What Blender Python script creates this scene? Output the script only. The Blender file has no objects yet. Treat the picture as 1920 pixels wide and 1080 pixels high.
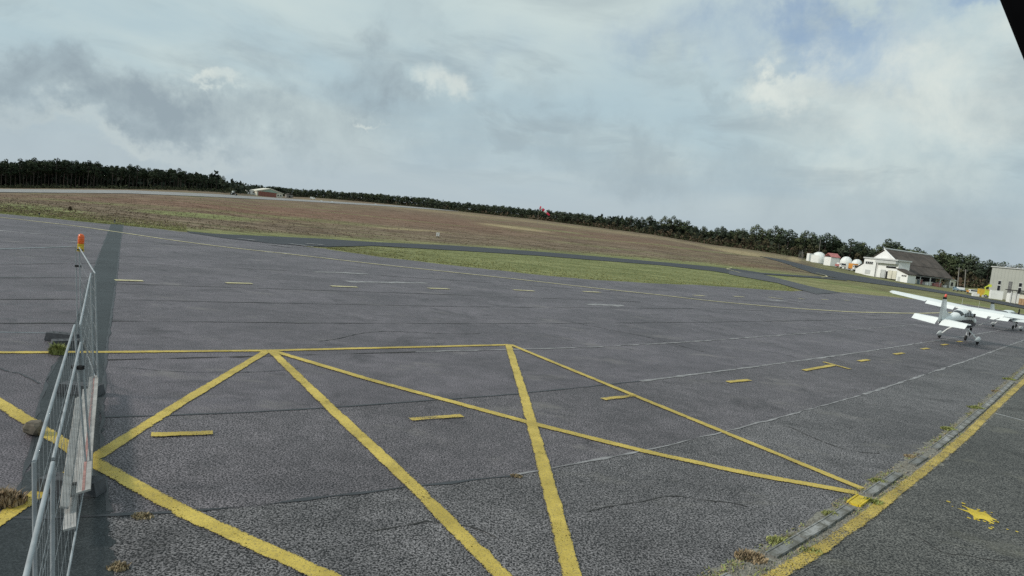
import bpy, bmesh, math, random
import numpy as np
from mathutils import Vector, Matrix

random.seed(7)
RNG = np.random.default_rng(11)
SC = bpy.context.scene
COL = SC.collection

# ------------------------------------------------------------------ camera
F = 1250.0            # focal length in pixels of a 1920 wide frame
H = 4.0               # eye height above the apron
ROLL = math.atan(0.1086)
PITCH = math.atan(110 * math.cos(ROLL) / F)
fw = np.array([0, math.cos(PITCH), -math.sin(PITCH)])
r0 = np.array([1.0, 0, 0])
u0 = np.cross(r0, fw)
RT = math.cos(ROLL) * r0 + math.sin(ROLL) * u0
UP = -math.sin(ROLL) * r0 + math.cos(ROLL) * u0
cam_d = bpy.data.cameras.new('camera')
cam = bpy.data.objects.new('camera', cam_d)
COL.objects.link(cam)
cam_d.sensor_width = 36
cam_d.lens = 36 * F / 1920
cam_d.clip_start = 0.05
cam_d.clip_end = 12000
cam.matrix_world = Matrix((
    (RT[0], UP[0], -fw[0], 0), (RT[1], UP[1], -fw[1], 0), (RT[2], UP[2], -fw[2], H), (0, 0, 0, 1)))
SC.camera = cam

def ray(u, v):
    d = fw + RT * (u - 960) / F - UP * (v - 540) / F
    return d / np.linalg.norm(d)

# ------------------------------------------------------------------ view
SC.view_settings.view_transform = 'Standard'
SC.view_settings.look = 'None'
SC.view_settings.exposure = 0.0
SC.view_settings.gamma = 1.0
SC.render.engine = 'CYCLES'
SC.cycles.max_bounces = 4
SC.cycles.diffuse_bounces = 2
SC.cycles.glossy_bounces = 2
SC.cycles.use_denoising = False

# ------------------------------------------------------------------ node helpers
class NT:
    def __init__(s, tree):
        s.t = tree
        s.n = tree.nodes
        s.l = tree.links
    def node(s, typ, **kw):
        n = s.n.new(typ)
        for k, v in kw.items():
            setattr(n, k, v)
        return n
    def put(s, sock, v):
        if hasattr(v, 'is_linked') or isinstance(v, bpy.types.NodeSocket):
            s.l.new(v, sock)
        elif isinstance(v, (tuple, list)) and sock.type == 'RGBA' and len(v) == 3:
            sock.default_value = (*v, 1)
        else:
            sock.default_value = v
    def math(s, op, a, b=None, c=None, clamp=False):
        n = s.node('ShaderNodeMath', operation=op)
        n.use_clamp = clamp
        s.put(n.inputs[0], a)
        if b is not None: s.put(n.inputs[1], b)
        if c is not None: s.put(n.inputs[2], c)
        return n.outputs[0]
    def vmath(s, op, a, b=None):
        n = s.node('ShaderNodeVectorMath', operation=op)
        s.put(n.inputs[0], a)
        if b is not None:
            if op == 'SCALE': s.put(n.inputs[3], b)
            else: s.put(n.inputs[1], b)
        return n.outputs['Value'] if op in ('DOT_PRODUCT', 'LENGTH') else n.outputs['Vector']
    def mix(s, f, a, b, blend='MIX'):
        n = s.node('ShaderNodeMix', data_type='RGBA', blend_type=blend)
        s.put(n.inputs[0], f); s.put(n.inputs[6], a); s.put(n.inputs[7], b)
        return n.outputs[2]
    def noise(s, vec, scale, detail=3, rough=0.55, dist=0.0):
        n = s.node('ShaderNodeTexNoise')
        if vec is not None: s.l.new(vec, n.inputs['Vector'])
        n.inputs['Scale'].default_value = scale
        n.inputs['Detail'].default_value = detail
        n.inputs['Roughness'].default_value = rough
        n.inputs['Distortion'].default_value = dist
        return n.outputs['Fac']
    def ramp(s, fac, lo, hi, a=0.0, b=1.0):
        n = s.node('ShaderNodeMapRange')
        n.interpolation_type = 'SMOOTHSTEP'
        s.put(n.inputs[0], fac)
        n.inputs[1].default_value = lo; n.inputs[2].default_value = hi
        n.inputs[3].default_value = a; n.inputs[4].default_value = b
        return n.outputs[0]
    def coords(s, kind='Object'):
        return s.node('ShaderNodeTexCoord').outputs[kind]
    def mapping(s, vec, scale=(1, 1, 1), rot=(0, 0, 0), loc=(0, 0, 0)):
        n = s.node('ShaderNodeMapping')
        s.l.new(vec, n.inputs[0])
        n.inputs['Scale'].default_value = scale
        n.inputs['Rotation'].default_value = rot
        n.inputs['Location'].default_value = loc
        return n.outputs[0]

# ------------------------------------------------------------------ sky and sun
SUN_AZ = math.radians(-106)      # from straight ahead, towards the left
SUN_EL = math.radians(33)
world = bpy.data.worlds.new('World')
SC.world = world
world.use_nodes = True
w = NT(world.node_tree)
w.n.clear()
sky = w.node('ShaderNodeTexSky', sky_type='NISHITA')
sky.sun_disc = False
sky.sun_elevation = SUN_EL
sky.sun_rotation = SUN_AZ
sky.air_density = 1.0
sky.dust_density = 2.0
bg_sky = w.node('ShaderNodeBackground')
w.l.new(sky.outputs[0], bg_sky.inputs[0])
bg_sky.inputs[1].default_value = 0.14
D = w.coords('Generated')
sep = w.node('ShaderNodeSeparateXYZ')
w.l.new(D, sep.inputs[0])
zz = w.math('ADD', w.math('MAXIMUM', sep.outputs[2], 0.0), 0.16)
plane = w.vmath('SCALE', D, w.math('DIVIDE', 1.0, zz))
n_big = w.noise(plane, 0.75, 5, 0.55, 0.3)
n_mid = w.noise(plane, 1.5, 6, 0.58, 0.5)
n_fine = w.noise(D, 9.0, 7, 0.62, 0.25)
warp_n = w.node('ShaderNodeTexNoise')
w.l.new(D, warp_n.inputs['Vector'])
warp_n.inputs['Scale'].default_value = 7.0
warp_n.inputs['Detail'].default_value = 6
warp_n.inputs['Roughness'].default_value = 0.62
DW = w.vmath('ADD', D, w.vmath('SCALE', w.vmath('SUBTRACT', warp_n.outputs['Color'], (0.5, 0.5, 0.5)), 0.26))

def cloud_blob(u, v, su, sv, tilt=0.0):
    """soft elliptical heap of cloud around a direction of the sky"""
    c = ray(u, v)
    e1 = ray(u + 10 * math.cos(tilt), v + 10 * math.sin(tilt)) - c
    e1 -= c * (e1 @ c); e1 /= np.linalg.norm(e1)
    e2 = np.cross(c, e1)
    d = w.vmath('SUBTRACT', DW, tuple(c))
    a = w.vmath('DOT_PRODUCT', d, tuple(e1 / (su / F)))
    b = w.vmath('DOT_PRODUCT', d, tuple(e2 / (sv / F)))
    q = w.math('ADD', w.math('MULTIPLY', a, a), w.math('MULTIPLY', b, b))
    return w.math('POWER', 2.718, w.math('MULTIPLY', q, -1.0))

def total(items):
    acc = None
    for f, k in items:
        t = w.math('MULTIPLY', f, k)
        acc = t if acc is None else w.math('ADD', acc, t)
    return acc
dark = total([(cloud_blob(110, 165, 165, 58, 0.06), 0.85), (cloud_blob(420, 205, 185, 55, 0.14), 0.72),
              (cloud_blob(705, 150, 88, 58, 0.1), 1.0), (cloud_blob(1020, 185, 42, 40), 0.35),
              (cloud_blob(1330, 180, 90, 26, 0.3), 0.5), (cloud_blob(780, 38, 110, 36, 0.1), 0.35),
              (cloud_blob(1880, 330, 130, 150), 0.2), (cloud_blob(900, 270, 380, 70, 0.12), 0.34), (cloud_blob(250, 300, 300, 30, 0.1), 0.18),
              (cloud_blob(1250, 300, 330, 50, 0.1), 0.3), (cloud_blob(1700, 420, 360, 90, 0.15), 0.42)])
bright = total([(cloud_blob(1520, 150, 90, 34, -0.2), 1.1), (cloud_blob(1700, 190, 170, 110), 1.0),
                (cloud_blob(410, 138, 45, 16, 0.1), 0.8), (cloud_blob(828, 150, 36, 52, -0.3), 0.62),
                (cloud_blob(250, 250, 330, 26, 0.16), 0.45), (cloud_blob(1640, 60, 60, 60), 0.2),
                (cloud_blob(720, 222, 34, 9, 0.5), 0.7)])
blue = total([(cloud_blob(1585, 55, 150, 55, 0.3), 1.1), (cloud_blob(1865, 10, 60, 30), 1.1),
              (cloud_blob(1300, 70, 280, 80, 0.1), 0.75), (cloud_blob(900, 110, 90, 50), 0.4)])
# base veil of thin cloud
veil = w.mix(w.ramp(n_big, 0.34, 0.68), (0.44, 0.57, 0.625), (0.58, 0.68, 0.675))
veil = w.mix(w.ramp(sep.outputs[2], 0.17, 0.0), veil, (0.45, 0.53, 0.575))
lump = w.ramp(n_fine, 0.28, 0.72)
dk = w.math('MULTIPLY', w.ramp(dark, 0.04, 1.15), w.math('MULTIPLY_ADD', lump, 0.85, 0.42), clamp=True)
dk2 = w.math('MAXIMUM', dk, w.math('MULTIPLY', w.math('MULTIPLY', w.ramp(n_mid, 0.44, 0.70), 0.65), w.ramp(sep.outputs[2], 0.02, 0.16)))
c1 = w.mix(dk2, veil, (0.31, 0.385, 0.43))
br = w.math('MULTIPLY', w.ramp(bright, 0.12, 0.9), w.math('MULTIPLY_ADD', lump, 0.75, 0.3), clamp=True)
c2 = w.mix(br, c1, (0.70, 0.76, 0.72))
bg_cl = w.node('ShaderNodeBackground')
w.l.new(c2, bg_cl.inputs[0])
bg_cl.inputs[1].default_value = 1.0
hole = w.math('MULTIPLY', w.ramp(blue, 0.2, 1.1), w.ramp(n_fine, 0.36, 0.62, 1.0, 0.35), clamp=True)
hole = w.math('MULTIPLY', hole, w.math('SUBTRACT', 1.0, w.math('MULTIPLY', br, 0.9), clamp=True))
cover = w.math('SUBTRACT', 1.0, w.math('MULTIPLY', hole, 0.75), clamp=True)
mx = w.node('ShaderNodeMixShader')
w.l.new(cover, mx.inputs[0]); w.l.new(bg_sky.outputs[0], mx.inputs[1]); w.l.new(bg_cl.outputs[0], mx.inputs[2])
wo = w.node('ShaderNodeOutputWorld')
w.l.new(mx.outputs[0], wo.inputs[0])

sun_d = bpy.data.lights.new('sun', 'SUN')
sun_d.energy = 2.5
sun_d.angle = math.radians(9)
sun_d.color = (1.0, 0.945, 0.86)
sun = bpy.data.objects.new('sun', sun_d)
COL.objects.link(sun)
sdir = Vector((math.sin(SUN_AZ) * math.cos(SUN_EL), math.cos(SUN_AZ) * math.cos(SUN_EL), math.sin(SUN_EL)))
sun.rotation_euler = sdir.to_track_quat('Z', 'Y').to_euler()
sun.location = (-30, 30, 60)

# ------------------------------------------------------------------ terrain
R0, RW = 80.0, 80.0
def ramp_s(r):
    r = np.asarray(r, float)
    q = np.clip(r - R0, 0, None)
    s = np.where(q < RW, q * q / (2 * RW), q - RW / 2)
    return np.where(s > 900, 900 + (s - 900) * 0.1, s)
TB = [(-260, 350, 380), (0, 352.5, 380), (200, 353.5, 380), (330, 355.5, 390), (420, 360, 420), (490, 366, 640),
      (600, 371, 700), (725, 382, 680), (860, 396, 650), (1010, 412, 600), (1110, 425, 560), (1220, 439, 500),
      (1330, 458, 450), (1400, 466.5, 420), (1497, 482, 390), (1600, 507, 350), (1700, 528, 300), (1780, 543, 270),
      (1850, 554, 200), (1920, 570, 180), (2150, 600, 170)]
_a, _k = [], []
for u, v, R in TB:
    d = ray(u, v)
    z = H + R * d[2] / math.hypot(d[0], d[1])
    _a.append(math.atan2(d[0], d[1])); _k.append(float(z / ramp_s(R)))
_a = [_a[0] - 0.6] + _a + [_a[-1] + 0.6]
_k = [0.0] + _k + [0.0]
_fa = np.linspace(-math.pi, math.pi, 2161)
_fk = np.interp(_fa, _a, _k)
_ker = np.exp(-0.5 * (np.arange(-12, 13) / 4.0) ** 2); _ker /= _ker.sum()
_fk = np.convolve(np.pad(_fk, 12, mode='edge'), _ker, 'valid')
def g(x, y):
    x = np.asarray(x, float); y = np.asarray(y, float)
    return np.interp(np.arctan2(x, y), _fa, _fk) * ramp_s(np.hypot(x, y))
_rr = np.geomspace(1.2, 1600, 1500)
def G(u, v):
    """the spot on the ground that a line of sight meets"""
    d = ray(u, v); h = math.hypot(d[0], d[1])
    xs = _rr * d[0] / h; ys = _rr * d[1] / h
    diff = (H + _rr * d[2] / h) - g(xs, ys)
    i = np.argmax(diff < 0)
    if diff[i] >= 0: i = len(_rr) - 1
    if i == 0: i = 1
    t = diff[i - 1] / (diff[i - 1] - diff[i] + 1e-12)
    r = _rr[i - 1] + t * (_rr[i] - _rr[i - 1])
    x, y = r * d[0] / h, r * d[1] / h
    return np.array([x, y, float(g(x, y))])
def at(u, v, r):
    """the point on a line of sight at horizontal distance r"""
    d = ray(u, v); h = math.hypot(d[0], d[1])
    return np.array([r * d[0] / h, r * d[1] / h, H + r * d[2] / h])
def on_ground(u, r, v=420):
    d = ray(u, v); h = math.hypot(d[0], d[1])
    x, y = r * d[0] / h, r * d[1] / h
    return np.array([x, y, float(g(x, y))])
def project(P):
    d = np.asarray(P, float) - np.array([0, 0, H])
    z = d @ fw
    return 960 + F * (d @ RT) / z, 540 - F * (d @ UP) / z, z

# ------------------------------------------------------------------ mesh helpers
class MB:
    def __init__(s):
        s.v, s.f, s.m = [], [], []
    def add(s, vs, fs, mi=0):
        o = len(s.v)
        s.v += [tuple(map(float, p)) for p in vs]
        s.f += [tuple(i + o for i in f) for f in fs]
        s.m += [mi] * len(fs)
        return s
    def box(s, c, d, rz=0.0, mi=0, ry=0.0, rx=0.0):
        M = Matrix.Rotation(rz, 3, 'Z') @ Matrix.Rotation(ry, 3, 'Y') @ Matrix.Rotation(rx, 3, 'X')
        vs = [M @ Vector((x * d[0] / 2, y * d[1] / 2, z * d[2] / 2)) + Vector(c)
              for x in (-1, 1) for y in (-1, 1) for z in (-1, 1)]
        return s.add(vs, [(0, 1, 3, 2), (4, 6, 7, 5), (0, 4, 5, 1), (2, 3, 7, 6), (0, 2, 6, 4), (1, 5, 7, 3)], mi)
    def tube(s, p, q, r, r2=None, n=8, mi=0, cap=True):
        p, q = Vector(p), Vector(q)
        r2 = r if r2 is None else r2
        a = (q - p).normalized()
        e1 = a.orthogonal().normalized(); e2 = a.cross(e1)
        vs = []
        for P, R in ((p, r), (q, r2)):
            for i in range(n):
                t = 2 * math.pi * i / n
                vs.append(P + (e1 * math.cos(t) + e2 * math.sin(t)) * R)
        fs = [(i, (i + 1) % n, n + (i + 1) % n, n + i) for i in range(n)]
        if cap: fs += [tuple(range(n - 1, -1, -1)), tuple(range(n, 2 * n))]
        return s.add(vs, fs, mi)
    def path(s, pts, r, n=8, mi=0):
        """bent tube through points; r is one radius or one for each"""
        pts = [Vector(p) for p in pts]
        rs = r if isinstance(r, (list, tuple)) else [r] * len(pts)
        vs = []; e1 = None
        for i, P in enumerate(pts):
            a = (pts[min(i + 1, len(pts) - 1)] - pts[max(i - 1, 0)]).normalized()
            e1 = a.orthogonal().normalized() if e1 is None else (e1 - a * e1.dot(a)).normalized()
            e2 = a.cross(e1)
            for k in range(n):
                t = 2 * math.pi * k / n
                vs.append(P + (e1 * math.cos(t) + e2 * math.sin(t)) * rs[i])
        fs = [(j * n + i, j * n + (i + 1) % n, (j + 1) * n + (i + 1) % n, (j + 1) * n + i)
              for j in range(len(pts) - 1) for i in range(n)]
        fs += [tuple(range(n - 1, -1, -1)), tuple(range((len(pts) - 1) * n, len(pts) * n))]
        return s.add(vs, fs, mi)
    def lathe(s, prof, n=16, c=(0, 0, 0), axis='Z', mi=0):
        vs = []
        for r, z in prof:
            for i in range(n):
                t = 2 * math.pi * i / n
                a, b = r * math.cos(t), r * math.sin(t)
                p = (a, b, z) if axis == 'Z' else ((z, a, b) if axis == 'X' else (a, z, b))
                vs.append((p[0] + c[0], p[1] + c[1], p[2] + c[2]))
        fs = [(j * n + i, j * n + (i + 1) % n, (j + 1) * n + (i + 1) % n, (j + 1) * n + i)
              for j in range(len(prof) - 1) for i in range(n)]
        fs += [tuple(range(n - 1, -1, -1)), tuple(range((len(prof) - 1) * n, len(prof) * n))]
        return s.add(vs, fs, mi)
    def loft(s, rings, mi=0, cap=True, closed=True):
        n = len(rings[0])
        vs = [p for r in rings for p in r]
        m = n if closed else n - 1
        fs = [(j * n + i, j * n + (i + 1) % n, (j + 1) * n + (i + 1) % n, (j + 1) * n + i)
              for j in range(len(rings) - 1) for i in range(m)]
        if cap: fs += [tuple(range(n - 1, -1, -1)), tuple(range((len(rings) - 1) * n, len(rings) * n))]
        return s.add(vs, fs, mi)
    def prism(s, poly, d0, d1, axis='Y', mi=0):
        """outline in two axes, pushed along the third from d0 to d1"""
        def P(a, b, d): return {'Y': (a, d, b), 'X': (d, a, b), 'Z': (a, b, d)}[axis]
        n = len(poly)
        vs = [P(a, b, d0) for a, b in poly] + [P(a, b, d1) for a, b in poly]
        fs = [tuple(range(n)), tuple(range(2 * n - 1, n - 1, -1))]
        fs += [(i, n + i, n + (i + 1) % n, (i + 1) % n) for i in range(n)]
        return s.add(vs, fs, mi)
    def mesh(s, name, mats, smooth=False, fix=True):
        me = bpy.data.meshes.new(name)
        me.from_pydata(s.v, [], s.f)
        for m in (mats if isinstance(mats, (list, tuple)) else [mats]): me.materials.append(m)
        if any(s.m): me.polygons.foreach_set('material_index', s.m)
        if fix:
            bm = bmesh.new(); bm.from_mesh(me)
            bmesh.ops.recalc_face_normals(bm, faces=bm.faces)
            bm.to_mesh(me); bm.free()
        if smooth:
            me.polygons.foreach_set('use_smooth', [True] * len(me.polygons))
            if smooth != 'all':
                me.set_sharp_from_angle(angle=math.radians(38))
        me.update()
        return me
    def build(s, name, mats, parent=None, smooth=False, loc=(0, 0, 0), rz=0.0, fix=True):
        return obj(name, s.mesh(name, mats, smooth, fix), parent, loc, rz)

def obj(name, me, parent=None, loc=(0, 0, 0), rz=0.0):
    o = bpy.data.objects.new(name, me)
    COL.objects.link(o)
    if parent is not None: o.parent = parent
    o.location = loc
    o.rotation_euler = (0, 0, rz)
    return o
def tag(o, label=None, cat=None, group=None, kind=None):
    if label: o['label'] = label
    if cat: o['category'] = cat
    if group: o['group'] = group
    if kind: o['kind'] = kind
    return o
def thing(name, label, cat, loc=(0, 0, 0), rz=0.0, group=None):
    o = bpy.data.objects.new(name, None)
    o.empty_display_size = 0.3
    COL.objects.link(o)
    o.location = tuple(map(float, loc)); o.rotation_euler = (0, 0, rz)
    return tag(o, label, cat, group)
def copy_tree(o, parent=None):
    c = o.copy(); COL.objects.link(c); c.parent = parent
    for ch in list(o.children): copy_tree(ch, c)
    return c

# ------------------------------------------------------------------ materials
def material(name):
    m = bpy.data.materials.new(name)
    m.use_nodes = True
    nt = NT(m.node_tree)
    nt.n.clear()
    b = nt.node('ShaderNodeBsdfPrincipled')
    o = nt.node('ShaderNodeOutputMaterial')
    nt.l.new(b.outputs[0], o.inputs[0])
    return m, nt, b
def bump(nt, b, h, strength=0.3, dist=0.01):
    n = nt.node('ShaderNodeBump')
    n.inputs['Strength'].default_value = strength
    n.inputs['Distance'].default_value = dist
    nt.l.new(h, n.inputs['Height'])
    nt.l.new(n.outputs[0], b.inputs['Normal'])
def worn(name, col, rough=0.6, var=0.25, scale=3.0, metal=0.0, dirt=(0.12, 0.1, 0.08), dirt_amt=0.25, coat=0.0):
    """painted or bare surface with blotches and a little dirt"""
    m, nt, b = material(name)
    co = nt.coords()
    n1 = nt.noise(co, scale, 5, 0.6)
    n2 = nt.noise(co, scale * 7, 4, 0.65)
    c = nt.mix(nt.ramp(n1, 0.3, 0.7), tuple(x * (1 - var) for x in col), tuple(min(1, x * (1 + var * 0.5)) for x in col))
    c = nt.mix(nt.math('MULTIPLY', nt.ramp(n2, 0.52, 0.78), dirt_amt), c, dirt)
    nt.l.new(c, b.inputs['Base Color'])
    nt.put(b.inputs['Roughness'], nt.math('MULTIPLY_ADD', n2, 0.25, rough - 0.12))
    b.inputs['Metallic'].default_value = metal
    b.inputs['Coat Weight'].default_value = coat
    return m
M = {}
def asphalt(name, lo, hi, tint, grain=38.0, rough=0.62, mott=0.35, bumpy=0.6):
    m, nt, b = material(name)
    co = nt.coords()
    gr = nt.noise(co, grain, 2, 0.75)
    blot = nt.noise(co, 0.22, 5, 0.68)
    blot2 = nt.noise(co, 2.2, 3, 0.65)
    c = nt.mix(nt.ramp(gr, 0.40, 0.64), lo, hi)
    k = nt.math('MULTIPLY', nt.ramp(blot, 0.28, 0.72, 1 - mott * 0.5, 1 + mott * 0.45), nt.ramp(blot2, 0.28, 0.75, 1 - mott * 0.3, 1 + mott * 0.3))
    c = nt.vmath('SCALE', c, k)
    st = nt.noise(nt.mapping(co, (0.5, 0.9, 1), (0, 0, 0.5)), 0.7, 4, 0.7)
    c = nt.mix(nt.math('MULTIPLY', nt.ramp(st, 0.56, 0.72), 0.5), c, tint)
    oil = nt.noise(co, 0.45, 5, 0.72, 0.6)
    c = nt.vmath('SCALE', c, nt.ramp(oil, 0.53, 0.70, 1.0, 0.58))
    nt.l.new(c, b.inputs['Base Color'])
    nt.put(b.inputs['Roughness'], nt.math('MULTIPLY_ADD', blot2, 0.18, rough - 0.1))
    b.inputs['Specular IOR Level'].default_value = 0.28
    bump(nt, b, gr, bumpy, 0.014)
    return m
M['apron'] = asphalt('apron_asphalt', (0.036, 0.0315, 0.036), (0.25, 0.219, 0.238), (0.22, 0.197, 0.185), 42.0, 0.6, 0.55)
M['apron_dark'] = asphalt('coarse_dark_asphalt', (0.010, 0.0094, 0.010), (0.275, 0.256, 0.258), (0.19, 0.175, 0.155), 36.0, 0.66, 0.55, 0.6)
M['apron_mid'] = asphalt('coarse_grey_asphalt', (0.020, 0.018, 0.0203), (0.256, 0.228, 0.24), (0.215, 0.195, 0.18), 39.0, 0.64, 0.55, 0.6)
M['road'] = asphalt('service_lane_asphalt', (0.014, 0.0135, 0.013), (0.205, 0.197, 0.18), (0.19, 0.18, 0.14), 36.0, 0.68, 0.5, 0.6)
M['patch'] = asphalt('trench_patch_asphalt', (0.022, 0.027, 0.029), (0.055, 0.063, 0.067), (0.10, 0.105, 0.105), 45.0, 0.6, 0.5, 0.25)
M['taxi'] = asphalt('taxiway_asphalt', (0.018, 0.019, 0.024), (0.042, 0.043, 0.052), (0.06, 0.06, 0.066), 8.0, 0.62, 0.4, 0.2)
M['taxi_pale'] = asphalt('old_taxiway_asphalt', (0.045, 0.044, 0.048), (0.10, 0.096, 0.102), (0.13, 0.125, 0.125), 8.0, 0.6, 0.4, 0.2)
M['runway'] = asphalt('runway_concrete', (0.22, 0.215, 0.21), (0.36, 0.35, 0.34), (0.42, 0.4, 0.38), 2.0, 0.75, 0.25, 0.1)
M['seal'] = worn('tar_sealant', (0.035, 0.037, 0.042), 0.5, 0.4, 2.0)
M['seam'] = worn('open_seam_dirt', (0.05, 0.047, 0.044), 0.8, 0.5, 3.0)
M['seam_soft'] = worn('tar_crack_soft', (0.075, 0.072, 0.073), 0.7, 0.6, 1.0)
M['seam_pale'] = worn('pale_sand_in_seam', (0.30, 0.29, 0.29), 0.8, 0.45, 2.5, dirt=(0.1, 0.1, 0.1), dirt_amt=0.8)

def paint(name, col, wear=0.35, under=None, grain=34.0):
    """road paint: worn off the stone tops, most of all towards its edges"""
    m, nt, b = material(name)
    co = nt.coords()
    gr = nt.noise(co, grain, 2, 0.75)
    pt = nt.noise(co, 1.3, 4, 0.65)
    ed = nt.node('ShaderNodeAttribute', attribute_name='edge').outputs['Fac']
    f = nt.math('ADD', gr, nt.math('MULTIPLY_ADD', pt, 0.55, -0.275))
    f = nt.math('ADD', f, nt.math('MULTIPLY', ed, 0.22))
    c = nt.mix(nt.ramp(nt.noise(co, 0.9, 4, 0.7), 0.32, 0.68), tuple(x * 0.70 for x in col), tuple(min(1, x * 1.08 + 0.02) for x in col))
    c = nt.mix(nt.ramp(gr, 0.30, 0.52, 0.55, 0.0), c, (0.09, 0.08, 0.06))
    nt.l.new(c, b.inputs['Base Color'])
    b.inputs['Roughness'].default_value = 0.6
    bump(nt, b, gr, 0.5, 0.012)
    tr = nt.node('ShaderNodeBsdfTransparent')
    mxs = nt.node('ShaderNodeMixShader')
    nt.put(mxs.inputs[0], nt.ramp(f, 0.70 - wear * 0.45, 0.80 - wear * 0.45))
    nt.l.new(b.outputs[0], mxs.inputs[1]); nt.l.new(tr.outputs[0], mxs.inputs[2])
    out = [n for n in nt.n if n.type == 'OUTPUT_MATERIAL'][0]
    nt.l.new(mxs.outputs[0], out.inputs[0])
    return m
M['yellow'] = paint('yellow_paint', (0.62, 0.45, 0.07), 0.17)
M['yellow_worn'] = paint('worn_yellow_paint', (0.60, 0.43, 0.07), 0.40)
M['yellow_pale'] = paint('faded_yellow_paint', (0.62, 0.55, 0.30), -0.12, None, 6.0)
M['yellow_fresh'] = paint('fresh_yellow_paint', (0.78, 0.56, 0.02), -0.3)
M['white_line'] = paint('faded_white_paint', (0.52, 0.52, 0.52), 0.25)

def grass_ground():
    m, nt, b = material('field_turf')
    co = nt.coords()
    at_ = nt.node('ShaderNodeAttribute', attribute_name='zone')
    sp = nt.node('ShaderNodeSeparateColor')
    nt.l.new(at_.outputs['Color'], sp.inputs[0])
    st = nt.mapping(co, (0.35, 1.0, 0.6), (0, 0, -0.15))
    n1 = nt.noise(st, 0.05, 6, 0.62, 0.4)
    n2 = nt.noise(st, 0.32, 6, 0.66, 0.3)
    n3 = nt.noise(co, 2.2, 5, 0.7)
    brown = nt.mix(nt.ramp(n2, 0.34, 0.66), (0.122, 0.089, 0.061), (0.295, 0.228, 0.158))
    brown = nt.mix(nt.math('MULTIPLY', nt.ramp(nt.noise(st, 0.11, 5, 0.7, 0.8), 0.5, 0.62), 0.55), brown, (0.075, 0.06, 0.045))
    red = nt.mix(nt.ramp(n2, 0.3, 0.7), (0.148, 0.079, 0.055), (0.28, 0.167, 0.12))
    base = nt.mix(nt.math('MULTIPLY', sp.outputs[0], 1.0, clamp=True), brown, red)
    green = nt.mix(nt.ramp(n2, 0.3, 0.7), (0.145, 0.165, 0.065), (0.30, 0.305, 0.14))
    gsel = nt.ramp(nt.math('ADD', sp.outputs[1], nt.math('MULTIPLY_ADD', n2, 0.9, -0.45)), 0.25, 0.75)
    gsel = nt.math('MAXIMUM', gsel, nt.math('MULTIPLY', nt.ramp(n1, 0.50, 0.66), 0.62))
    c = nt.mix(gsel, base, green)
    straw = nt.mix(nt.ramp(n2, 0.3, 0.7), (0.30, 0.23, 0.125), (0.45, 0.37, 0.22))
    ssel = nt.ramp(nt.math('ADD', sp.outputs[2], nt.math('MULTIPLY_ADD', n3, 0.7, -0.35)), 0.35, 0.8)
    c = nt.mix(ssel, c, straw)
    c = nt.mix(1.0, c, nt.mix(nt.ramp(n3, 0.25, 0.75), (0.78, 0.78, 0.78), (1.18, 1.18, 1.18)), 'MULTIPLY')
    nt.l.new(c, b.inputs['Base Color'])
    b.inputs['Roughness'].default_value = 0.95
    b.inputs['Specular IOR Level'].default_value = 0.1
    bump(nt, b, n3, 1.0, 0.25)
    return m
M['field'] = grass_ground()

def foliage(name, cols, rough=0.85):
    m, nt, b = material(name)
    info = nt.node('ShaderNodeObjectInfo')
    co = nt.coords()
    c = nt.mix(info.outputs['Random'], cols[0], cols[1])
    c = nt.mix(nt.ramp(nt.noise(co, 6.0, 3, 0.6), 0.3, 0.7), nt.mix(1.0, c, (0.6, 0.6, 0.6), 'MULTIPLY'), nt.mix(1.0, c, (1.35, 1.35, 1.3), 'MULTIPLY'))
    nt.l.new(c, b.inputs['Base Color'])
    b.inputs['Roughness'].default_value = rough
    b.inputs['Specular IOR Level'].default_value = 0.15
    return m
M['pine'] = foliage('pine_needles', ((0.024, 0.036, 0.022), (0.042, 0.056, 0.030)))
M['pine_lit_haze'] = foliage('pine_needles_lit_haze', ((0.065, 0.090, 0.050), (0.10, 0.118, 0.062)))  # lighter needle copy: lit tone and distance haze put into the colour
M['pine_haze'] = foliage('pine_needles_haze', ((0.062, 0.084, 0.060), (0.098, 0.118, 0.080)))  # greyer needles for far and right woods, distance haze painted into the colour
M['broad'] = foliage('autumn_leaves', ((0.085, 0.090, 0.05), (0.125, 0.108, 0.065)))
M['brush'] = foliage('undergrowth', ((0.05, 0.062, 0.032), (0.09, 0.085, 0.05)))
M['thicket'] = foliage('thicket_leaves', ((0.045, 0.056, 0.040), (0.045, 0.056, 0.040)))
M['rust_brush'] = foliage('russet_undergrowth', ((0.11, 0.082, 0.058), (0.14, 0.095, 0.065)))
M['bark'] = worn('pine_bark', (0.05, 0.038, 0.032), 0.95, 0.4, 2.0)
M['weed'] = foliage('weed_green', ((0.22, 0.25, 0.08), (0.30, 0.31, 0.12)))
M['weed_brown'] = foliage('dead_weed', ((0.27, 0.195, 0.125), (0.34, 0.27, 0.17)))
M['turf_blade'] = foliage('turf_blades', ((0.22, 0.22, 0.095), (0.26, 0.25, 0.11)))
M['heath'] = foliage('heather_stems', ((0.19, 0.145, 0.10), (0.23, 0.175, 0.12)))
M['galv'] = worn('galvanised_steel', (0.36, 0.385, 0.40), 0.58, 0.2, 5.0, 0.2, (0.25, 0.25, 0.25), 0.3)
M['wire'] = worn('galvanised_wire', (0.30, 0.32, 0.33), 0.6, 0.2, 5.0, 0.2)
M['concrete_plain'] = worn('precast_concrete', (0.30, 0.305, 0.30), 0.85, 0.3, 4.0, dirt=(0.09, 0.09, 0.08), dirt_amt=0.5)
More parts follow.
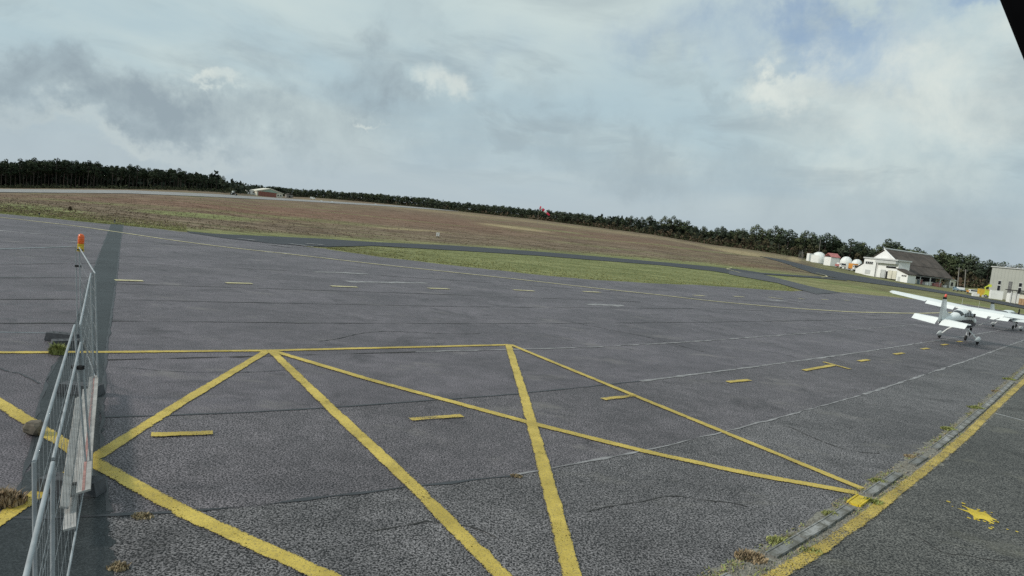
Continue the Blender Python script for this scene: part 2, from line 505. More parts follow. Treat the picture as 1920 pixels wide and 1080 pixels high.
def slab_concrete():
    m, nt, b = material('drain_concrete')
    co = nt.coords(); info = nt.node('ShaderNodeObjectInfo')
    n1 = nt.noise(co, 6.0, 5, 0.7); n2 = nt.noise(co, 30.0, 3, 0.7)
    c = nt.mix(info.outputs['Random'], (0.20, 0.20, 0.19), (0.36, 0.355, 0.34))
    c = nt.mix(nt.ramp(n1, 0.42, 0.66), c, (0.12, 0.115, 0.095))
    c = nt.mix(nt.math('MULTIPLY', nt.ramp(n2, 0.5, 0.7), 0.5), c, (0.10, 0.095, 0.08))
    nt.l.new(c, b.inputs['Base Color']); b.inputs['Roughness'].default_value = 0.9
    bump(nt, b, n2, 0.5, 0.01)
    return m
M['concrete'] = slab_concrete()
M['rubber_foot'] = worn('grey_recycled_foot', (0.075, 0.078, 0.085), 0.85, 0.3, 6.0)
M['wood'] = worn('weathered_barrier_board', (0.34, 0.33, 0.315), 0.8, 0.3, 2.0, dirt=(0.16, 0.13, 0.11), dirt_amt=0.7)
M['board_red'] = worn('faded_red_stripe', (0.33, 0.17, 0.15), 0.75, 0.4, 6.0, dirt=(0.3, 0.28, 0.26), dirt_amt=0.6)
M['stone'] = worn('rough_stone', (0.15, 0.125, 0.095), 0.9, 0.4, 9.0, dirt_amt=0.5)
M['black'] = worn('black_plastic', (0.006, 0.006, 0.007), 0.85, 0.2, 5.0, dirt=(0.015, 0.015, 0.015))
M['backlit_black'] = worn('strut_backlit_black', (0.0025, 0.0025, 0.003), 0.95, 0.2, 5.0, dirt=(0.004, 0.004, 0.004))  # strut's backlit darkness put into a near-black base colour
M['backlit_black'].node_tree.nodes['Principled BSDF'].inputs['Specular IOR Level'].default_value = 0.02
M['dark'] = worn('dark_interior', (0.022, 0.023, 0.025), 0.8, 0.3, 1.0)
M['lamp_yellow'] = worn('yellow_plastic', (0.70, 0.50, 0.04), 0.45, 0.15, 20.0)
def lens():
    m, nt, b = material('amber_lens')
    b.inputs['Base Color'].default_value = (0.85, 0.16, 0.03, 1)
    b.inputs['Roughness'].default_value = 0.2
    b.inputs['Transmission Weight'].default_value = 0.25
    b.inputs['Emission Color'].default_value = (1, 0.2, 0.03, 1)
    b.inputs['Emission Strength'].default_value = 0.03
    return m
M['lens'] = lens()
M['plane_white'] = worn('aircraft_white_paint', (0.84, 0.86, 0.84), 0.32, 0.04, 1.5, 0.0, (0.5, 0.5, 0.48), 0.15, 0.35)
M['plane_grey'] = worn('aircraft_grey_paint', (0.66, 0.67, 0.66), 0.38, 0.08, 1.5, 0.0, (0.4, 0.4, 0.4), 0.2, 0.2)
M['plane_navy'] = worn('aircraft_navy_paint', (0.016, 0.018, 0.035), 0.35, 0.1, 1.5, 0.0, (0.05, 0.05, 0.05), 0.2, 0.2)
M['rubber'] = worn('tyre_rubber', (0.02, 0.02, 0.02), 0.8, 0.2, 8.0)
M['red'] = worn('red_paint', (0.55, 0.06, 0.04), 0.5, 0.15, 3.0)
M['beacon'] = worn('red_beacon_lens', (0.75, 0.11, 0.07), 0.3, 0.1, 3.0)
def glass():
    m, nt, b = material('tinted_glazing')
    b.inputs['Base Color'].default_value = (0.015, 0.019, 0.024, 1)
    b.inputs['Roughness'].default_value = 0.08
    b.inputs['Specular IOR Level'].default_value = 0.7
    return m
M['glass'] = glass()
M['white'] = worn('white_sheet_cladding', (0.86, 0.86, 0.84), 0.6, 0.06, 0.4, dirt=(0.5, 0.48, 0.44), dirt_amt=0.2)
M['cream'] = worn('cream_render', (0.72, 0.69, 0.58), 0.75, 0.12, 0.4, dirt=(0.4, 0.36, 0.3), dirt_amt=0.25)
M['tent'] = worn('white_dome_fabric', (0.82, 0.83, 0.80), 0.65, 0.06, 0.5, dirt=(0.5, 0.5, 0.48), dirt_amt=0.2)
M['brown_roof'] = worn('fibre_cement_roof', (0.095, 0.076, 0.064), 0.85, 0.4, 0.35, dirt=(0.07, 0.065, 0.05), dirt_amt=0.6)
M['grey_clad'] = worn('grey_green_cladding', (0.42, 0.43, 0.39), 0.55, 0.07, 0.3, dirt=(0.3, 0.3, 0.26), dirt_amt=0.2)
M['grey_panel'] = worn('pale_grey_panel', (0.56, 0.57, 0.56), 0.55, 0.1, 0.6)
M['brick'] = worn('red_hangar_door', (0.30, 0.115, 0.085), 0.7, 0.25, 0.5)
M['green_roof'] = worn('pale_green_fascia', (0.36, 0.49, 0.40), 0.6, 0.15, 0.3)
M['orange'] = worn('orange_plant_paint', (0.70, 0.30, 0.05), 0.5, 0.15, 1.0)
M['plant_yellow'] = worn('yellow_plant_paint', (0.72, 0.47, 0.06), 0.5, 0.15, 1.0)
M['lime'] = worn('lime_paint', (0.62, 0.68, 0.07), 0.5, 0.15, 1.0)
M['blue'] = worn('pale_blue_paint', (0.20, 0.30, 0.38), 0.45, 0.2, 1.0)
M['steel'] = worn('dull_steel', (0.20, 0.20, 0.20), 0.6, 0.3, 1.0, 0.3)
M['timber'] = worn('grey_timber_pole', (0.25, 0.235, 0.215), 0.9, 0.25, 1.0)
M['sock_red'] = worn('red_windsock_cloth', (0.75, 0.04, 0.10), 0.8, 0.1, 1.0)
M['sock_white'] = worn('white_windsock_cloth', (0.82, 0.80, 0.80), 0.8, 0.05, 1.0)
M['pink'] = worn('faded_red_tarp', (0.48, 0.18, 0.17), 0.8, 0.25, 1.0)
M['sand'] = worn('loose_grit', (0.24, 0.225, 0.19), 0.95, 0.5, 14.0, dirt=(0.1, 0.1, 0.07), dirt_amt=0.8)

# ------------------------------------------------------------------ the field
def build_ground():
    az = np.concatenate([np.arange(-180, -52, 6), np.arange(-52, 52, 0.4), np.arange(52, 180, 6)])
    az = np.radians(az)
    rad = np.concatenate([np.arange(2, 40, 4), np.geomspace(40, 1300, 230), [1600, 2200, 3000]])
    A, Rr = np.meshgrid(az, rad)
    X = Rr * np.sin(A); Y = Rr * np.cos(A)
    Z = g(X, Y) - 0.035
    n = len(az)
    V = np.stack([X, Y, Z], -1).reshape(-1, 3)
    verts = [(0, 0, -0.035)] + [tuple(p) for p in V]
    faces = [(0, 1 + (i + 1) % n, 1 + i) for i in range(n)]
    for j in range(len(rad) - 1):
        for i in range(n):
            a = 1 + j * n + i; b = 1 + j * n + (i + 1) % n
            faces.append((a, b, b + n, a + n))
    me = bpy.data.meshes.new('ground')
    me.from_pydata(verts, [], faces)
    me.materials.append(M['field'])
    P = np.array(verts)
    d = P - np.array([0, 0, H])
    dz = np.maximum(d @ fw, 0.5)
    U = 960 + F * (d @ RT) / dz; Vv = 540 - F * (d @ UP) / dz
    ahead = (d @ fw) > 1
    def blob(u, v, su, sv, t=0.11):
        x, y = U - u, Vv - v
        a = (x * math.cos(t) + y * math.sin(t)) / su; b = (-x * math.sin(t) + y * math.cos(t)) / sv
        return np.exp(-(a * a + b * b))
    red = 0.9 * blob(480, 395, 240, 14, 0.08) + 0.6 * blob(850, 418, 250, 16, 0.11) + 0.5 * blob(1180, 450, 150, 9, 0.15) + 0.6 * blob(1400, 500, 60, 8, 0.12) + 0.4 * blob(100, 372, 200, 8, 0.03)
    edge_u = [-400, 0, 210, 350, 610, 875, 1110, 1335, 1500, 1667, 1817, 1920, 2300]
    edge_v = [380, 401, 421, 434, 449, 466, 481, 500, 520, 553, 569, 587, 650]
    below = Vv - np.interp(U, edge_u, edge_v)
    green = np.clip(1.0 - np.abs(below) / 16.0, 0, 1) * 0.85
    green = np.where(below > 0, np.interp(U, [600, 850, 1100], [0.55, 0.72, 1.0]), green)
    green = np.maximum(green, 0.9 * blob(370, 404, 150, 6, 0.08))
    green = np.maximum(green, 0.75 * blob(60, 390, 140, 9, 0.08))
    green = np.maximum(green, 0.35 * blob(1300, 475, 220, 7, 0.17))
    green = np.maximum(green, np.clip((U - 1430) / 120, 0, 1) * 0.55)
    straw = 0.9 * blob(965, 427, 95, 3.2, 0.125) + 0.8 * blob(1395, 476, 50, 3, 0.15) + 0.7 * blob(760, 430, 120, 3, 0.06) + 0.5 * blob(1450, 500, 20, 2.5, 0.3)
    tree_v = np.interp(U, [t[0] for t in TB], [t[1] for t in TB])
    straw += 0.55 * np.exp(-((Vv - tree_v - 5) / 4.5) ** 2) * (U > 560) * (U < 1500)
    straw += 0.45 * np.exp(-((below + 4) / 5) ** 2) * (U > 250) * (U < 900) + 0.28 * (U > 1480) + 0.22 * (below > 0)
    at_ = me.attributes.new('zone', 'FLOAT_COLOR', 'POINT')
    zc = np.stack([np.clip(red, 0, 1), np.clip(green, 0, 1), np.clip(straw, 0, 1), np.ones(len(P))], -1)
    zc[~ahead] = (0, 0.7, 0.1, 1)
    at_.data.foreach_set('color', zc.astype(np.float32).ravel())
    me.polygons.foreach_set('use_smooth', [True] * len(me.polygons))
    o = obj('ground', me)
    tag(o, 'wide heath field of russet heather and olive grass around the apron', kind='structure')
    return o
ground = build_ground()

# ------------------------------------------------------------------ paved sheets
def resample(pts, n):
    pts = np.asarray(pts, float)
    s = np.concatenate([[0], np.cumsum(np.linalg.norm(np.diff(pts, axis=0), axis=1))])
    t = np.linspace(0, s[-1], n)
    return np.stack([np.interp(t, s, pts[:, k]) for k in range(pts.shape[1])], -1)
def grid_mesh(name, rows, mat, parent=None, lift=0.0):
    """rows of x,y points, laid on the terrain"""
    rows = np.asarray(rows)
    m, n = rows.shape[:2]
    Z = g(rows[..., 0], rows[..., 1]) + lift
    V = np.concatenate([rows[..., :2], Z[..., None]], -1).reshape(-1, 3)
    F_ = [(j * n + i, j * n + i + 1, (j + 1) * n + i + 1, (j + 1) * n + i) for j in range(m - 1) for i in range(n - 1)]
    me = bpy.data.meshes.new(name)
    me.from_pydata([tuple(p) for p in V], [], F_)
    me.materials.append(mat)
    bm = bmesh.new(); bm.from_mesh(me)
    bmesh.ops.recalc_face_normals(bm, faces=bm.faces)
    if bm.faces and sum(f.normal.z for f in bm.faces) < 0:
        bmesh.ops.reverse_faces(bm, faces=bm.faces)
    bm.to_mesh(me); bm.free()
    return obj(name, me, parent)
def sheet(name, upper, lower, mat, lift, n=80, m=6, parent=None, jit=0.0):
    a = np.array([G(*p)[:2] for p in resample(upper, n)])
    b = np.array([G(*p)[:2] for p in resample(lower, n)])
    if jit:
        a = a + RNG.normal(0, jit, a.shape); b = b + RNG.normal(0, jit, b.shape)
    rows = [a + (b - a) * t for t in np.linspace(0, 1, m)]
    return grid_mesh(name, rows, mat, parent, lift)
FAR = [(-420, 375), (-150, 390), (0, 400.5), (100, 410), (210, 421), (300, 429.5), (420, 444), (520, 456), (612, 467), (700, 480), (875, 500.5), (1010, 515.5),
       (1110, 524.5), (1210, 530.5), (1335, 536), (1480, 546), (1545, 545), (1620, 552), (1667, 556), (1817, 571.5), (1920, 589), (2200, 640)]
def apron_sheet():
    a = np.array([G(*p)[:2] for p in resample(FAR, 150)])
    a += RNG.normal(0, 0.2, a.shape)
    b = np.stack([np.linspace(-30, 34, 150), np.full(150, -14.0)], -1)
    ts = np.linspace(0, 1, 60) ** 0.8
    return grid_mesh('apron', [a + (b - a) * t for t in ts], M['apron'], None, 0.0)
apron = tag(apron_sheet(), 'broad grey asphalt aircraft parking apron with seams and yellow markings', kind='structure')

S1 = [(-120, 975), (200, 968), (300, 965), (480, 950), (700, 921), (960, 893), (1210, 846), (1400, 800), (1620, 740), (1800, 681), (1920, 638), (2100, 575)]
S2 = [(190, 783), (400, 777), (620, 765), (960, 740), (1200, 715), (1400, 690), (1600, 663), (1800, 632), (1920, 612)]
S3 = [(200, 675), (500, 668), (780, 660), (1100, 652), (1300, 641), (1500, 626), (1720, 609)]
# paving lanes laid side by side, each a slightly different mix
sheet('paving_lane', S2, S1[1:-1], M['apron_mid'], 0.003, 120, 8, apron)
low = [(-700, 1420), (0, 1400), (400, 1400), (800, 1400), (1100, 1400), (1300, 1115), (1381, 1066), (1438, 1040), (1513, 997), (1609, 934), (1656, 902), (1728, 852), (1781, 812), (1844, 760), (1916, 693), (1965, 650), (2120, 585)]
sheet('paving_lane', S1, low, M['apron_dark'], 0.004, 140, 10, apron)

def ribbon(name, pts, width, mat, lift, parent=apron, jit=0.0, step=0.35, world=False, ends=True):
    P = np.array([G(*p)[:2] for p in resample(pts, 60)]) if not world else np.asarray(pts, float)
    L = np.linalg.norm(np.diff(P, axis=0), axis=1).sum()
    n = int(np.clip(L / step, 4, 400))
    P = resample(P, n)
    k = np.ones(5) / 5
    if n > 12:
        Q = np.stack([np.convolve(np.pad(P[:, i], 2, mode='reflect', reflect_type='odd'), k, 'valid') for i in (0, 1)], -1)
        P = Q
    T = np.gradient(P, axis=0); T /= np.linalg.norm(T, axis=1)[:, None] + 1e-9
    N = np.stack([-T[:, 1], T[:, 0]], -1)
    w1 = width / 2 * (1 + RNG.normal(0, jit, n)); w2 = width / 2 * (1 + RNG.normal(0, jit, n))
    o = grid_mesh(name, [P + N * w1[:, None], P + N * w1[:, None] * 0.72, P - N * w2[:, None] * 0.72, P - N * w2[:, None]], mat, parent, lift)
    e = o.data.attributes.new('edge', 'FLOAT', 'POINT')
    e.data.foreach_set('value', np.repeat([1.0, 0.0, 0.0, 1.0], n).astype(np.float32))
    return o

# the dark repair strip under the fence
LE = [(208, 420), (197, 450), (177, 500), (160, 545), (141, 610), (126, 655), (97, 690), (73, 760), (62, 820), (48, 885), (16, 965), (-70, 1080), (-330, 1400)]
RE = [(231.5, 421), (225, 460), (221, 500), (213, 560), (205, 620), (199, 660), (194, 720), (190, 800), (192, 870), (204, 960), (211, 1080), (220, 1400)]
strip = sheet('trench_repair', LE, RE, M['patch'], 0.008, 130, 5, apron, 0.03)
ribbon('tar_seal', LE[:-2], 0.05, M['seal'], 0.011, apron, 0.5)
ribbon('tar_seal', RE[:-2], 0.05, M['seal'], 0.011, apron, 0.5)

# seams
ribbon('seam', S1[:5] + [(960, 893)], 0.07, M['seal'], 0.0125, jit=0.6)
ribbon('seam', S1[5:9], 0.05, M['seam_pale'], 0.0125, jit=0.7)
ribbon('seam', S1[8:11], 0.09, M['seam_pale'], 0.0125, jit=0.5)
ribbon('seam', S2[:5], 0.06, M['seal'], 0.0125, jit=0.4)
ribbon('seam', S2[4:], 0.11, M['seam_pale'], 0.0125, jit=0.4)
ribbon('seam', S3[:3], 0.06, M['seam'], 0.0125, jit=0.7)
ribbon('seam', S3[2:], 0.09, M['seam_pale'], 0.0125, jit=0.6)
for pts in ([(228, 456), (400, 461), (560, 474)], [(-60, 497), (205, 493)], [(222, 493), (640, 512), (860, 526), (1340, 561), (1560, 572)],
            [(222, 532), (620, 545), (860, 553), (1200, 566)], [(-60, 521), (180, 521)], [(-60, 562), (160, 561)], [(218, 562), (860, 575), (1340, 579), (1650, 592)],
            [(210, 602), (600, 606), (1000, 607), (1340, 604), (1700, 598)], [(-60, 606), (142, 606)], [(0, 455), (200, 457)]):
    ribbon('seam', pts, 0.075, M['seam_soft'], 0.0125, jit=0.7, step=0.9)
for pts in ([(-40, 429), (130, 444)], [(590, 510), (690, 514)], [(650, 528), (800, 531)], [(1440, 563), (1505, 566)], [(1618, 577), (1642, 579)], [(500, 473), (540, 475)],
            [(120, 452), (150, 454)], [(1590, 553), (1640, 562)], [(1100, 571), (1170, 573)]):
    ribbon('pale_streak', pts, 0.5, M['seam_pale'], 0.0115, jit=0.6, step=0.8)

# sealed cracks wandering over the apron
def crack(pts, wd, mat, wander):
    P = np.array([G(*p)[:2] for p in resample(pts, 30)])
    P = resample(P, 60)
    k_ = np.cumsum(RNG.normal(0, wander, P.shape), axis=0); k_ -= np.linspace(0, 1, 60)[:, None] * k_[-1]
    ribbon('crack', P + k_, wd, M[mat], 0.0118, jit=0.6, step=0.15, world=True)
for pts, wd, mt in (([(215, 690), (420, 700), (560, 690)], 0.025, 'seal'), ([(700, 1000), (840, 985), (930, 1010)], 0.02, 'seam'), ([(1100, 960), (1250, 930), (1400, 950)], 0.02, 'seam'),
                    ([(1050, 600), (1200, 630), (1320, 660)], 0.05, 'seam_soft'), ([(1480, 800), (1560, 840), (1650, 850)], 0.025, 'seam'),
                    ([(1700, 1000), (1780, 1040), (1900, 1050)], 0.018, 'seam'), ([(0, 690), (60, 700), (75, 720)], 0.03, 'seal'), ([(600, 640), (720, 620), (900, 625)], 0.04, 'seam_soft')):
    crack(pts, wd, mt, 0.035)

# yellow markings
W = 0.23
for pts, wd, mt in (
    ([(-60, 662), (190, 661), (505, 658), (955, 647)], W, 'yellow'),
    ([(502, 658), (340, 756), (180, 858), (70, 928), (-40, 1002)], W, 'yellow'),
    ([(-40, 733), (0, 757), (130, 840), (180, 871), (350, 965), (500, 1032), (680, 1115)], W * 1.05, 'yellow'),
    ([(508, 658), (620, 766), (770, 908), (960, 1100)], W * 1.05, 'yellow'),
    ([(512, 659), (690, 712), (990, 793), (1210, 848), (1400, 889), (1608, 926)], W, 'yellow'),
    ([(953, 647), (985, 752), (1020, 880), (1080, 1110)], W * 1.05, 'yellow'),
    ([(957, 647), (1190, 743), (1400, 829), (1616, 918)], W * 0.9, 'yellow'),
    ([(1400, 1118), (1456, 1079), (1523, 1041), (1605, 984), (1668, 935), (1752, 868), (1810, 820), (1858, 772), (1916, 719), (1990, 650)], W * 1.0, 'yellow_worn')):
    PL = globals().get('PL', 0.0150) + 0.0011
    ribbon('painted_line', pts, wd, M[mt], PL, jit=0.055, step=0.13)
ribbon('painted_line', [(-40, 404), (0, 407.5), (150, 425), (225, 436), (325, 451), (425, 464), (550, 477.5), (700, 495), (860, 512), (985, 525.5), (1110, 540), (1230, 552.5), (1335, 565), (1480, 578), (1600, 585.5), (1720, 588), (1790, 586)], 0.42, M['yellow_pale'], 0.026, jit=0.08, step=0.6)
for a, b in (((283, 817.5), (399, 813.5)), ((769, 788), (866, 781)), ((1130, 750), (1192, 742.5)), ((1364, 717.5), (1405, 713.5)), ((1507, 695.5), (1563, 685.5)),
             ((1544, 679.5), (1594, 693)), ((1610, 678), (1629, 675.3)), ((1677, 665), (1694, 662.5)), ((1728, 655.3), (1741, 653.6)), ((1766, 647.6), (1776, 646)), ((1795, 641.4), (1803, 640.4))):
    ribbon('painted_dash', [a, b], 0.22, M['yellow_worn'] if a[0] in (769, 1130) else M['yellow'], 0.0275, jit=0.06, step=0.12)
for a, b in (((215, 526), (268, 527.3)), ((423, 531), (473, 532.4)), ((620, 537), (670, 539)), ((803, 541), (842, 542.3)), ((963, 544), (1001, 546)), ((1093, 547), (1125, 548.4)),
             ((1300, 554), (1321, 555)), ((1376, 556), (1394, 557)), ((1441, 557.5), (1468, 561)), ((1497, 560), (1508, 561)), ((1540, 561.5), (1552, 562.3)), ((1582, 563), (1592, 564))):
    ribbon('painted_dash', [a, b], 0.42, M['yellow_pale'], 0.0275, jit=0.06, step=0.3)

# taxiways and the runway
tax = [
    ('taxiway', [(350, 434), (400, 438.5), (600, 447.5), (700, 454), (860, 461), (1010, 472), (1110, 480), (1235, 491), (1335, 500), (1368, 504)],
     [(356, 437), (430, 448), (520, 458), (612, 463), (700, 461), (860, 470), (1010, 479.5), (1110, 487.5), (1235, 497), (1335, 508), (1368, 513.5)], 'taxi', 0.03),
    ('taxiway', [(1366, 503.5), (1380, 504.5), (1427, 511.5), (1483, 515.5), (1550, 519.5), (1588, 524)], [(1366, 508), (1380, 508.5), (1427, 514.5), (1483, 518.5), (1550, 523), (1588, 526.5)], 'taxi', 0.05),
    ('taxiway', [(1366, 506), (1425, 513.5), (1483, 528), (1530, 540), (1575, 549)], [(1366, 514), (1380, 517), (1458, 531), (1500, 543.5), (1530, 552)], 'taxi_pale', 0.045),
    ('taxiway', [(1423, 480), (1467, 487), (1533, 503), (1617, 519), (1720, 537), (1800, 551), (1920, 573), (2080, 603)],
     [(1432, 482.5), (1472, 494), (1525, 513), (1596, 526.5), (1720, 543), (1800, 556), (1920, 579), (2080, 610)], 'taxi', 0.06),
    ('runway', [(-260, 351.5), (-100, 353), (0, 354.8), (240, 356.8), (400, 364), (540, 372.5), (735, 384.8), (860, 394.4)],
     [(-260, 359), (-100, 360), (0, 361), (240, 363), (400, 369.5), (540, 376.3), (735, 387.5), (860, 396.4)], 'runway', 0.10)]
labels = ['dark taxiway running across behind the green island', 'thin dark taxiway branch between the two grass wedges', 'paler taxiway joining the apron at right',
          'dark taxiway sweeping right in front of the white hangar', 'pale concrete runway in front of the dark forest']
for (nm, a, b, mt, lf), lb in zip(tax, labels):
    tag(sheet(nm, a, b, M[mt], lf, 110, 4, None, 0.03), lb, kind='structure')
ribbon('painted_line', [(1388, 512), (1362, 505), (1372, 502.5)], 0.3, M['yellow_pale'], 0.10, apron)
ribbon('painted_line', [(1530, 512), (1548, 517), (1551, 519.6), (1540, 520.5)], 0.35, M['yellow_pale'], 0.12, apron)
for a, b in (((505, 459), (540, 463.5)), ((545, 458), (590, 464)), ((445, 448), (480, 452)), ((575, 458), (608, 460))):
    ribbon('pale_streak', [a, b], 0.6, M['seam_pale'], 0.075, apron, 0.5)

# service lane right of the drain
DR = [(1290, 1130), (1381, 1076), (1438, 1049), (1513, 1007), (1564, 974), (1609, 942.5), (1656, 909), (1728, 861), (1781, 820), (1844, 767), (1916, 700), (1990, 632), (2080, 560)]
def lane_sheet():
    a = np.array([G(u + 6, v + 7)[:2] for u, v in resample(DR, 90)])
    b = a + np.array([14.0, -7.0])
    return grid_mesh('service_lane', [a + (b - a) * t for t in np.linspace(0, 1, 8)], M['road'], None, 0.006)
lane = tag(lane_sheet(), 'dark coarse asphalt lane on the right beyond the drain', kind='structure')
ribbon('painted_line', [(1848, 771), (1930, 792), (2000, 812)], 0.09, M['white_line'], 0.012, lane)
def splash():
    c = G(1838, 967)
    pts = []
    rr = [0.19, 0.22, 0.26, 0.17, 0.19, 0.21, 0.30, 0.18, 0.17, 0.34, 0.18, 0.19, 0.20, 0.38, 0.18, 0.17, 0.26, 0.17, 0.18, 0.16, 0.24, 0.18]
    mb = MB()
    vs = [(0, 0, 0)]
    n = len(rr)
    for i, r in enumerate(rr):
        t = 2 * math.pi * i / n
        vs.append((r * 0.9 * math.cos(t), r * 1.25 * math.sin(t), 0))
    mb.add(vs, [(0, 1 + i, 1 + (i + 1) % n) for i in range(n)])
    for k in range(34):
        t = random.uniform(0, 6.28); r = random.uniform(0.1, 0.48); s = random.uniform(0.012, 0.04)
        x, y = r * 0.8 * math.cos(t), r * 1.5 * math.sin(t)
        mb.add([(x - s, y, 0.001), (x, y - s, 0.001), (x + s, y, 0.001), (x, y + s * 1.4, 0.001)], [(0, 1, 2, 3)])
    return mb.build('paint_splash', M['yellow_fresh'], lane, loc=(c[0], c[1], 0.012))
splash()

# ------------------------------------------------------------------ drain channel
DRW = resample(np.array([G(*p)[:2] for p in resample(DR, 80)]), 400)
seg = np.concatenate([[0], np.cumsum(np.linalg.norm(np.diff(DRW, axis=0), axis=1))])
def along(s):
    i = np.clip(np.searchsorted(seg, s), 1, len(seg) - 1)
    t = (s - seg[i - 1]) / (seg[i] - seg[i - 1])
    p = DRW[i - 1] + (DRW[i] - DRW[i - 1]) * t
    d = DRW[i] - DRW[i - 1]; return p, d / np.linalg.norm(d)
ysp = G(1631, 927)[:2]
s_y = float(seg[np.argmin(np.linalg.norm(DRW - ysp, axis=1))])
drain = thing('drain_channel', 'concrete drain channel with one yellow painted cover along the lane', 'drain', (*DRW[0], 0))
base0 = DRW[0]
bed = MB()
for i in range(0, 396, 4):
    p, q = DRW[i], DRW[min(i + 4, 399)]
    d = (q - p) / np.linalg.norm(q - p); nn = np.array([-d[1], d[0]])
bedo = None
s = 0.0; k = 0
blk_len = 1.0
while s < min(seg[-1] - 1, 62):
    mid = s + blk_len / 2
    p, d = along(mid)
    rz = math.atan2(d[1], d[0])
    yel = abs(mid - s_y) < blk_len / 2
    if yel:
        mid = s_y
    dz = random.uniform(-0.006, 0.006)
    mb = MB()
    L = blk_len - 0.02 - (0.42 if yel else 0)
    wdt = 0.17 if not yel else 0.23
    mb.box((0, 0, 0.012 + dz), (L, wdt * 0.62, 0.05))
    mb.box((0, wdt * 0.42, 0.014 + dz), (L, wdt * 0.13, 0.06))
    mb.box((0, -wdt * 0.42, 0.014 + dz), (L, wdt * 0.13, 0.06))
    nm = 'channel_cover' if not yel else 'painted_cover'
    mt = M['concrete'] if not yel else M['yellow_fresh']
    if not yel and random.random() < 0.10:
        s += blk_len; continue
    o = mb.build(nm, mt, drain, loc=(p[0] - base0[0], p[1] - base0[1], 0.004), rz=rz + random.uniform(-0.012, 0.012))
    if yel: o['label'] = 'bright yellow painted drain cover where the yellow lines meet'
    s += blk_len; k += 1
# grit and moss lying in a band along the drain
gm = MB()
for i in range(20000):
    s_ = random.uniform(0, 1) ** 1.6 * 55
    p, d = along(s_)
    nn = np.array([-d[1], d[0]])
    off = random.choice([random.uniform(0.07, 0.07 + 0.17 * random.random()), random.uniform(-0.36, -0.08), random.uniform(-0.36, -0.08), random.uniform(-0.1, 0.1) if math.sin(s_ * 1.7) + math.sin(s_ * 0.63 + 1) > 0.8 else -0.2])
    q = p + nn * off - base0
    r = random.uniform(0.008, 0.028)
    a = random.uniform(0, 6.28)
    gm.add([(q[0] + r * math.cos(a), q[1] + r * math.sin(a), 0.008), (q[0] + r * math.cos(a + 2.1), q[1] + r * math.sin(a + 2.1), 0.008),
            (q[0] + r * math.cos(a + 4.2), q[1] + r * math.sin(a + 4.2), 0.008), (q[0], q[1], 0.012 + r * 0.7)], [(0, 1, 3), (1, 2, 3), (2, 0, 3)])
tag(gm.build('drain_grit', M['sand'], None, loc=(base0[0], base0[1], 0), fix=False), 'loose grit and moss lying along the drain edge', 'grit', kind='stuff')

def moss_band(name, o0, o1, mat, lift, jit):
    S = np.arange(0, 58, 0.12)
    P = np.array([along(x)[0] for x in S]); T = np.array([along(x)[1] for x in S]); N = np.stack([-T[:, 1], T[:, 0]], -1)
    a_ = o0 + RNG.normal(0, jit, len(S)); b_ = o1 + RNG.normal(0, jit, len(S))
    return grid_mesh(name, [P + N * a_[:, None], P + N * b_[:, None]], mat, lane, lift)
moss_band('dirt_band', -0.06, -0.36, M['sand'], 0.010, 0.035)
moss_band('dirt_band', 0.22, 0.06, M['sand'], 0.0095, 0.05)
moss_band('dirt_band', 0.07, -0.07, M['sand'], 0.0085, 0.004)
# weeds
def tuft_mesh(name, n, h, spread, mat, seed):
    rd = random.Random(seed)
    mb = MB()
    for i in range(n):
        a = rd.uniform(0, 6.28); r = spread * rd.random() ** 0.6
        x, y = r * math.cos(a) * 1.3, r * math.sin(a)
        hh = h * rd.uniform(0.45, 1.0) * (1.1 - 0.5 * r / spread)
        t = rd.uniform(0, 6.28); lean = rd.uniform(0.1, 0.9) * hh
        wd = rd.uniform(0.006, 0.014) * (1 + h * 2)
        dx, dy = math.cos(t), math.sin(t)
        mb.add([(x - dy * wd, y + dx * wd, 0), (x + dy * wd, y - dx * wd, 0), (x + dx * lean * 0.45 + dy * wd * 0.8, y + dy * lean * 0.45 - dx * wd * 0.8, hh * 0.65),
                (x + dx * lean * 0.45 - dy * wd * 0.8, y + dy * lean * 0.45 + dx * wd * 0.8, hh * 0.65), (x + dx * lean, y + dy * lean, hh)], [(0, 1, 2, 3), (3, 2, 4)])
    return mb.mesh(name, mat, fix=False)
def weed(u, v, n, h, spread, mat, label, cat='weed', seed=0, rz=0.0):
    p = G(u, v)
    o = obj('weed_tuft', tuft_mesh('weed_tuft', n, h, spread, M[mat], seed + int(u)), None, (p[0], p[1], p[2] + 0.01), rz)
    tag(o, label, cat, 'weeds growing in the paving joints')
    return o
weed(1407, 1048, 420, 0.09, 0.17, 'weed_brown', 'russet dead weed clump beside the drain at the bottom edge')
weed(1462, 1018, 300, 0.07, 0.15, 'weed', 'green weed clump just above the russet clump by the drain')
weed(1648, 905, 260, 0.07, 0.14, 'weed', 'green weed tuft just behind the yellow drain cover')
weed(1634, 943, 160, 0.09, 0.15, 'weed', 'small green weed in front of the yellow drain cover')
weed(1560, 967, 200, 0.07, 0.13, 'weed', 'thin weed along the drain left of the yellow cover')
weed(1710, 858, 200, 0.06, 0.13, 'weed_brown', 'straw coloured weed beside the drain right of the yellow cover')
weed(1779, 806, 420, 0.08, 0.16, 'weed', 'green weed clump midway up the drain')
weed(1830, 766, 260, 0.09, 0.2, 'weed', 'green weed clump by the thin white line')
weed(1868, 735, 420, 0.08, 0.13, 'weed_brown', 'brown weed clump far up the drain')
weed(1892, 712, 260, 0.08, 0.2, 'weed', 'last green weed clump up the drain near the frame edge')
weed(1520, 1035, 170, 0.05, 0.12, 'weed', 'low weed between drain and yellow edge line')
weed(108, 664, 600, 0.27, 0.14, 'weed', 'round bright green weed beside the far fence feet')
weed(8, 945, 420, 0.2, 0.18, 'weed_brown', 'brown weed clump on the yellow line at the left frame edge')
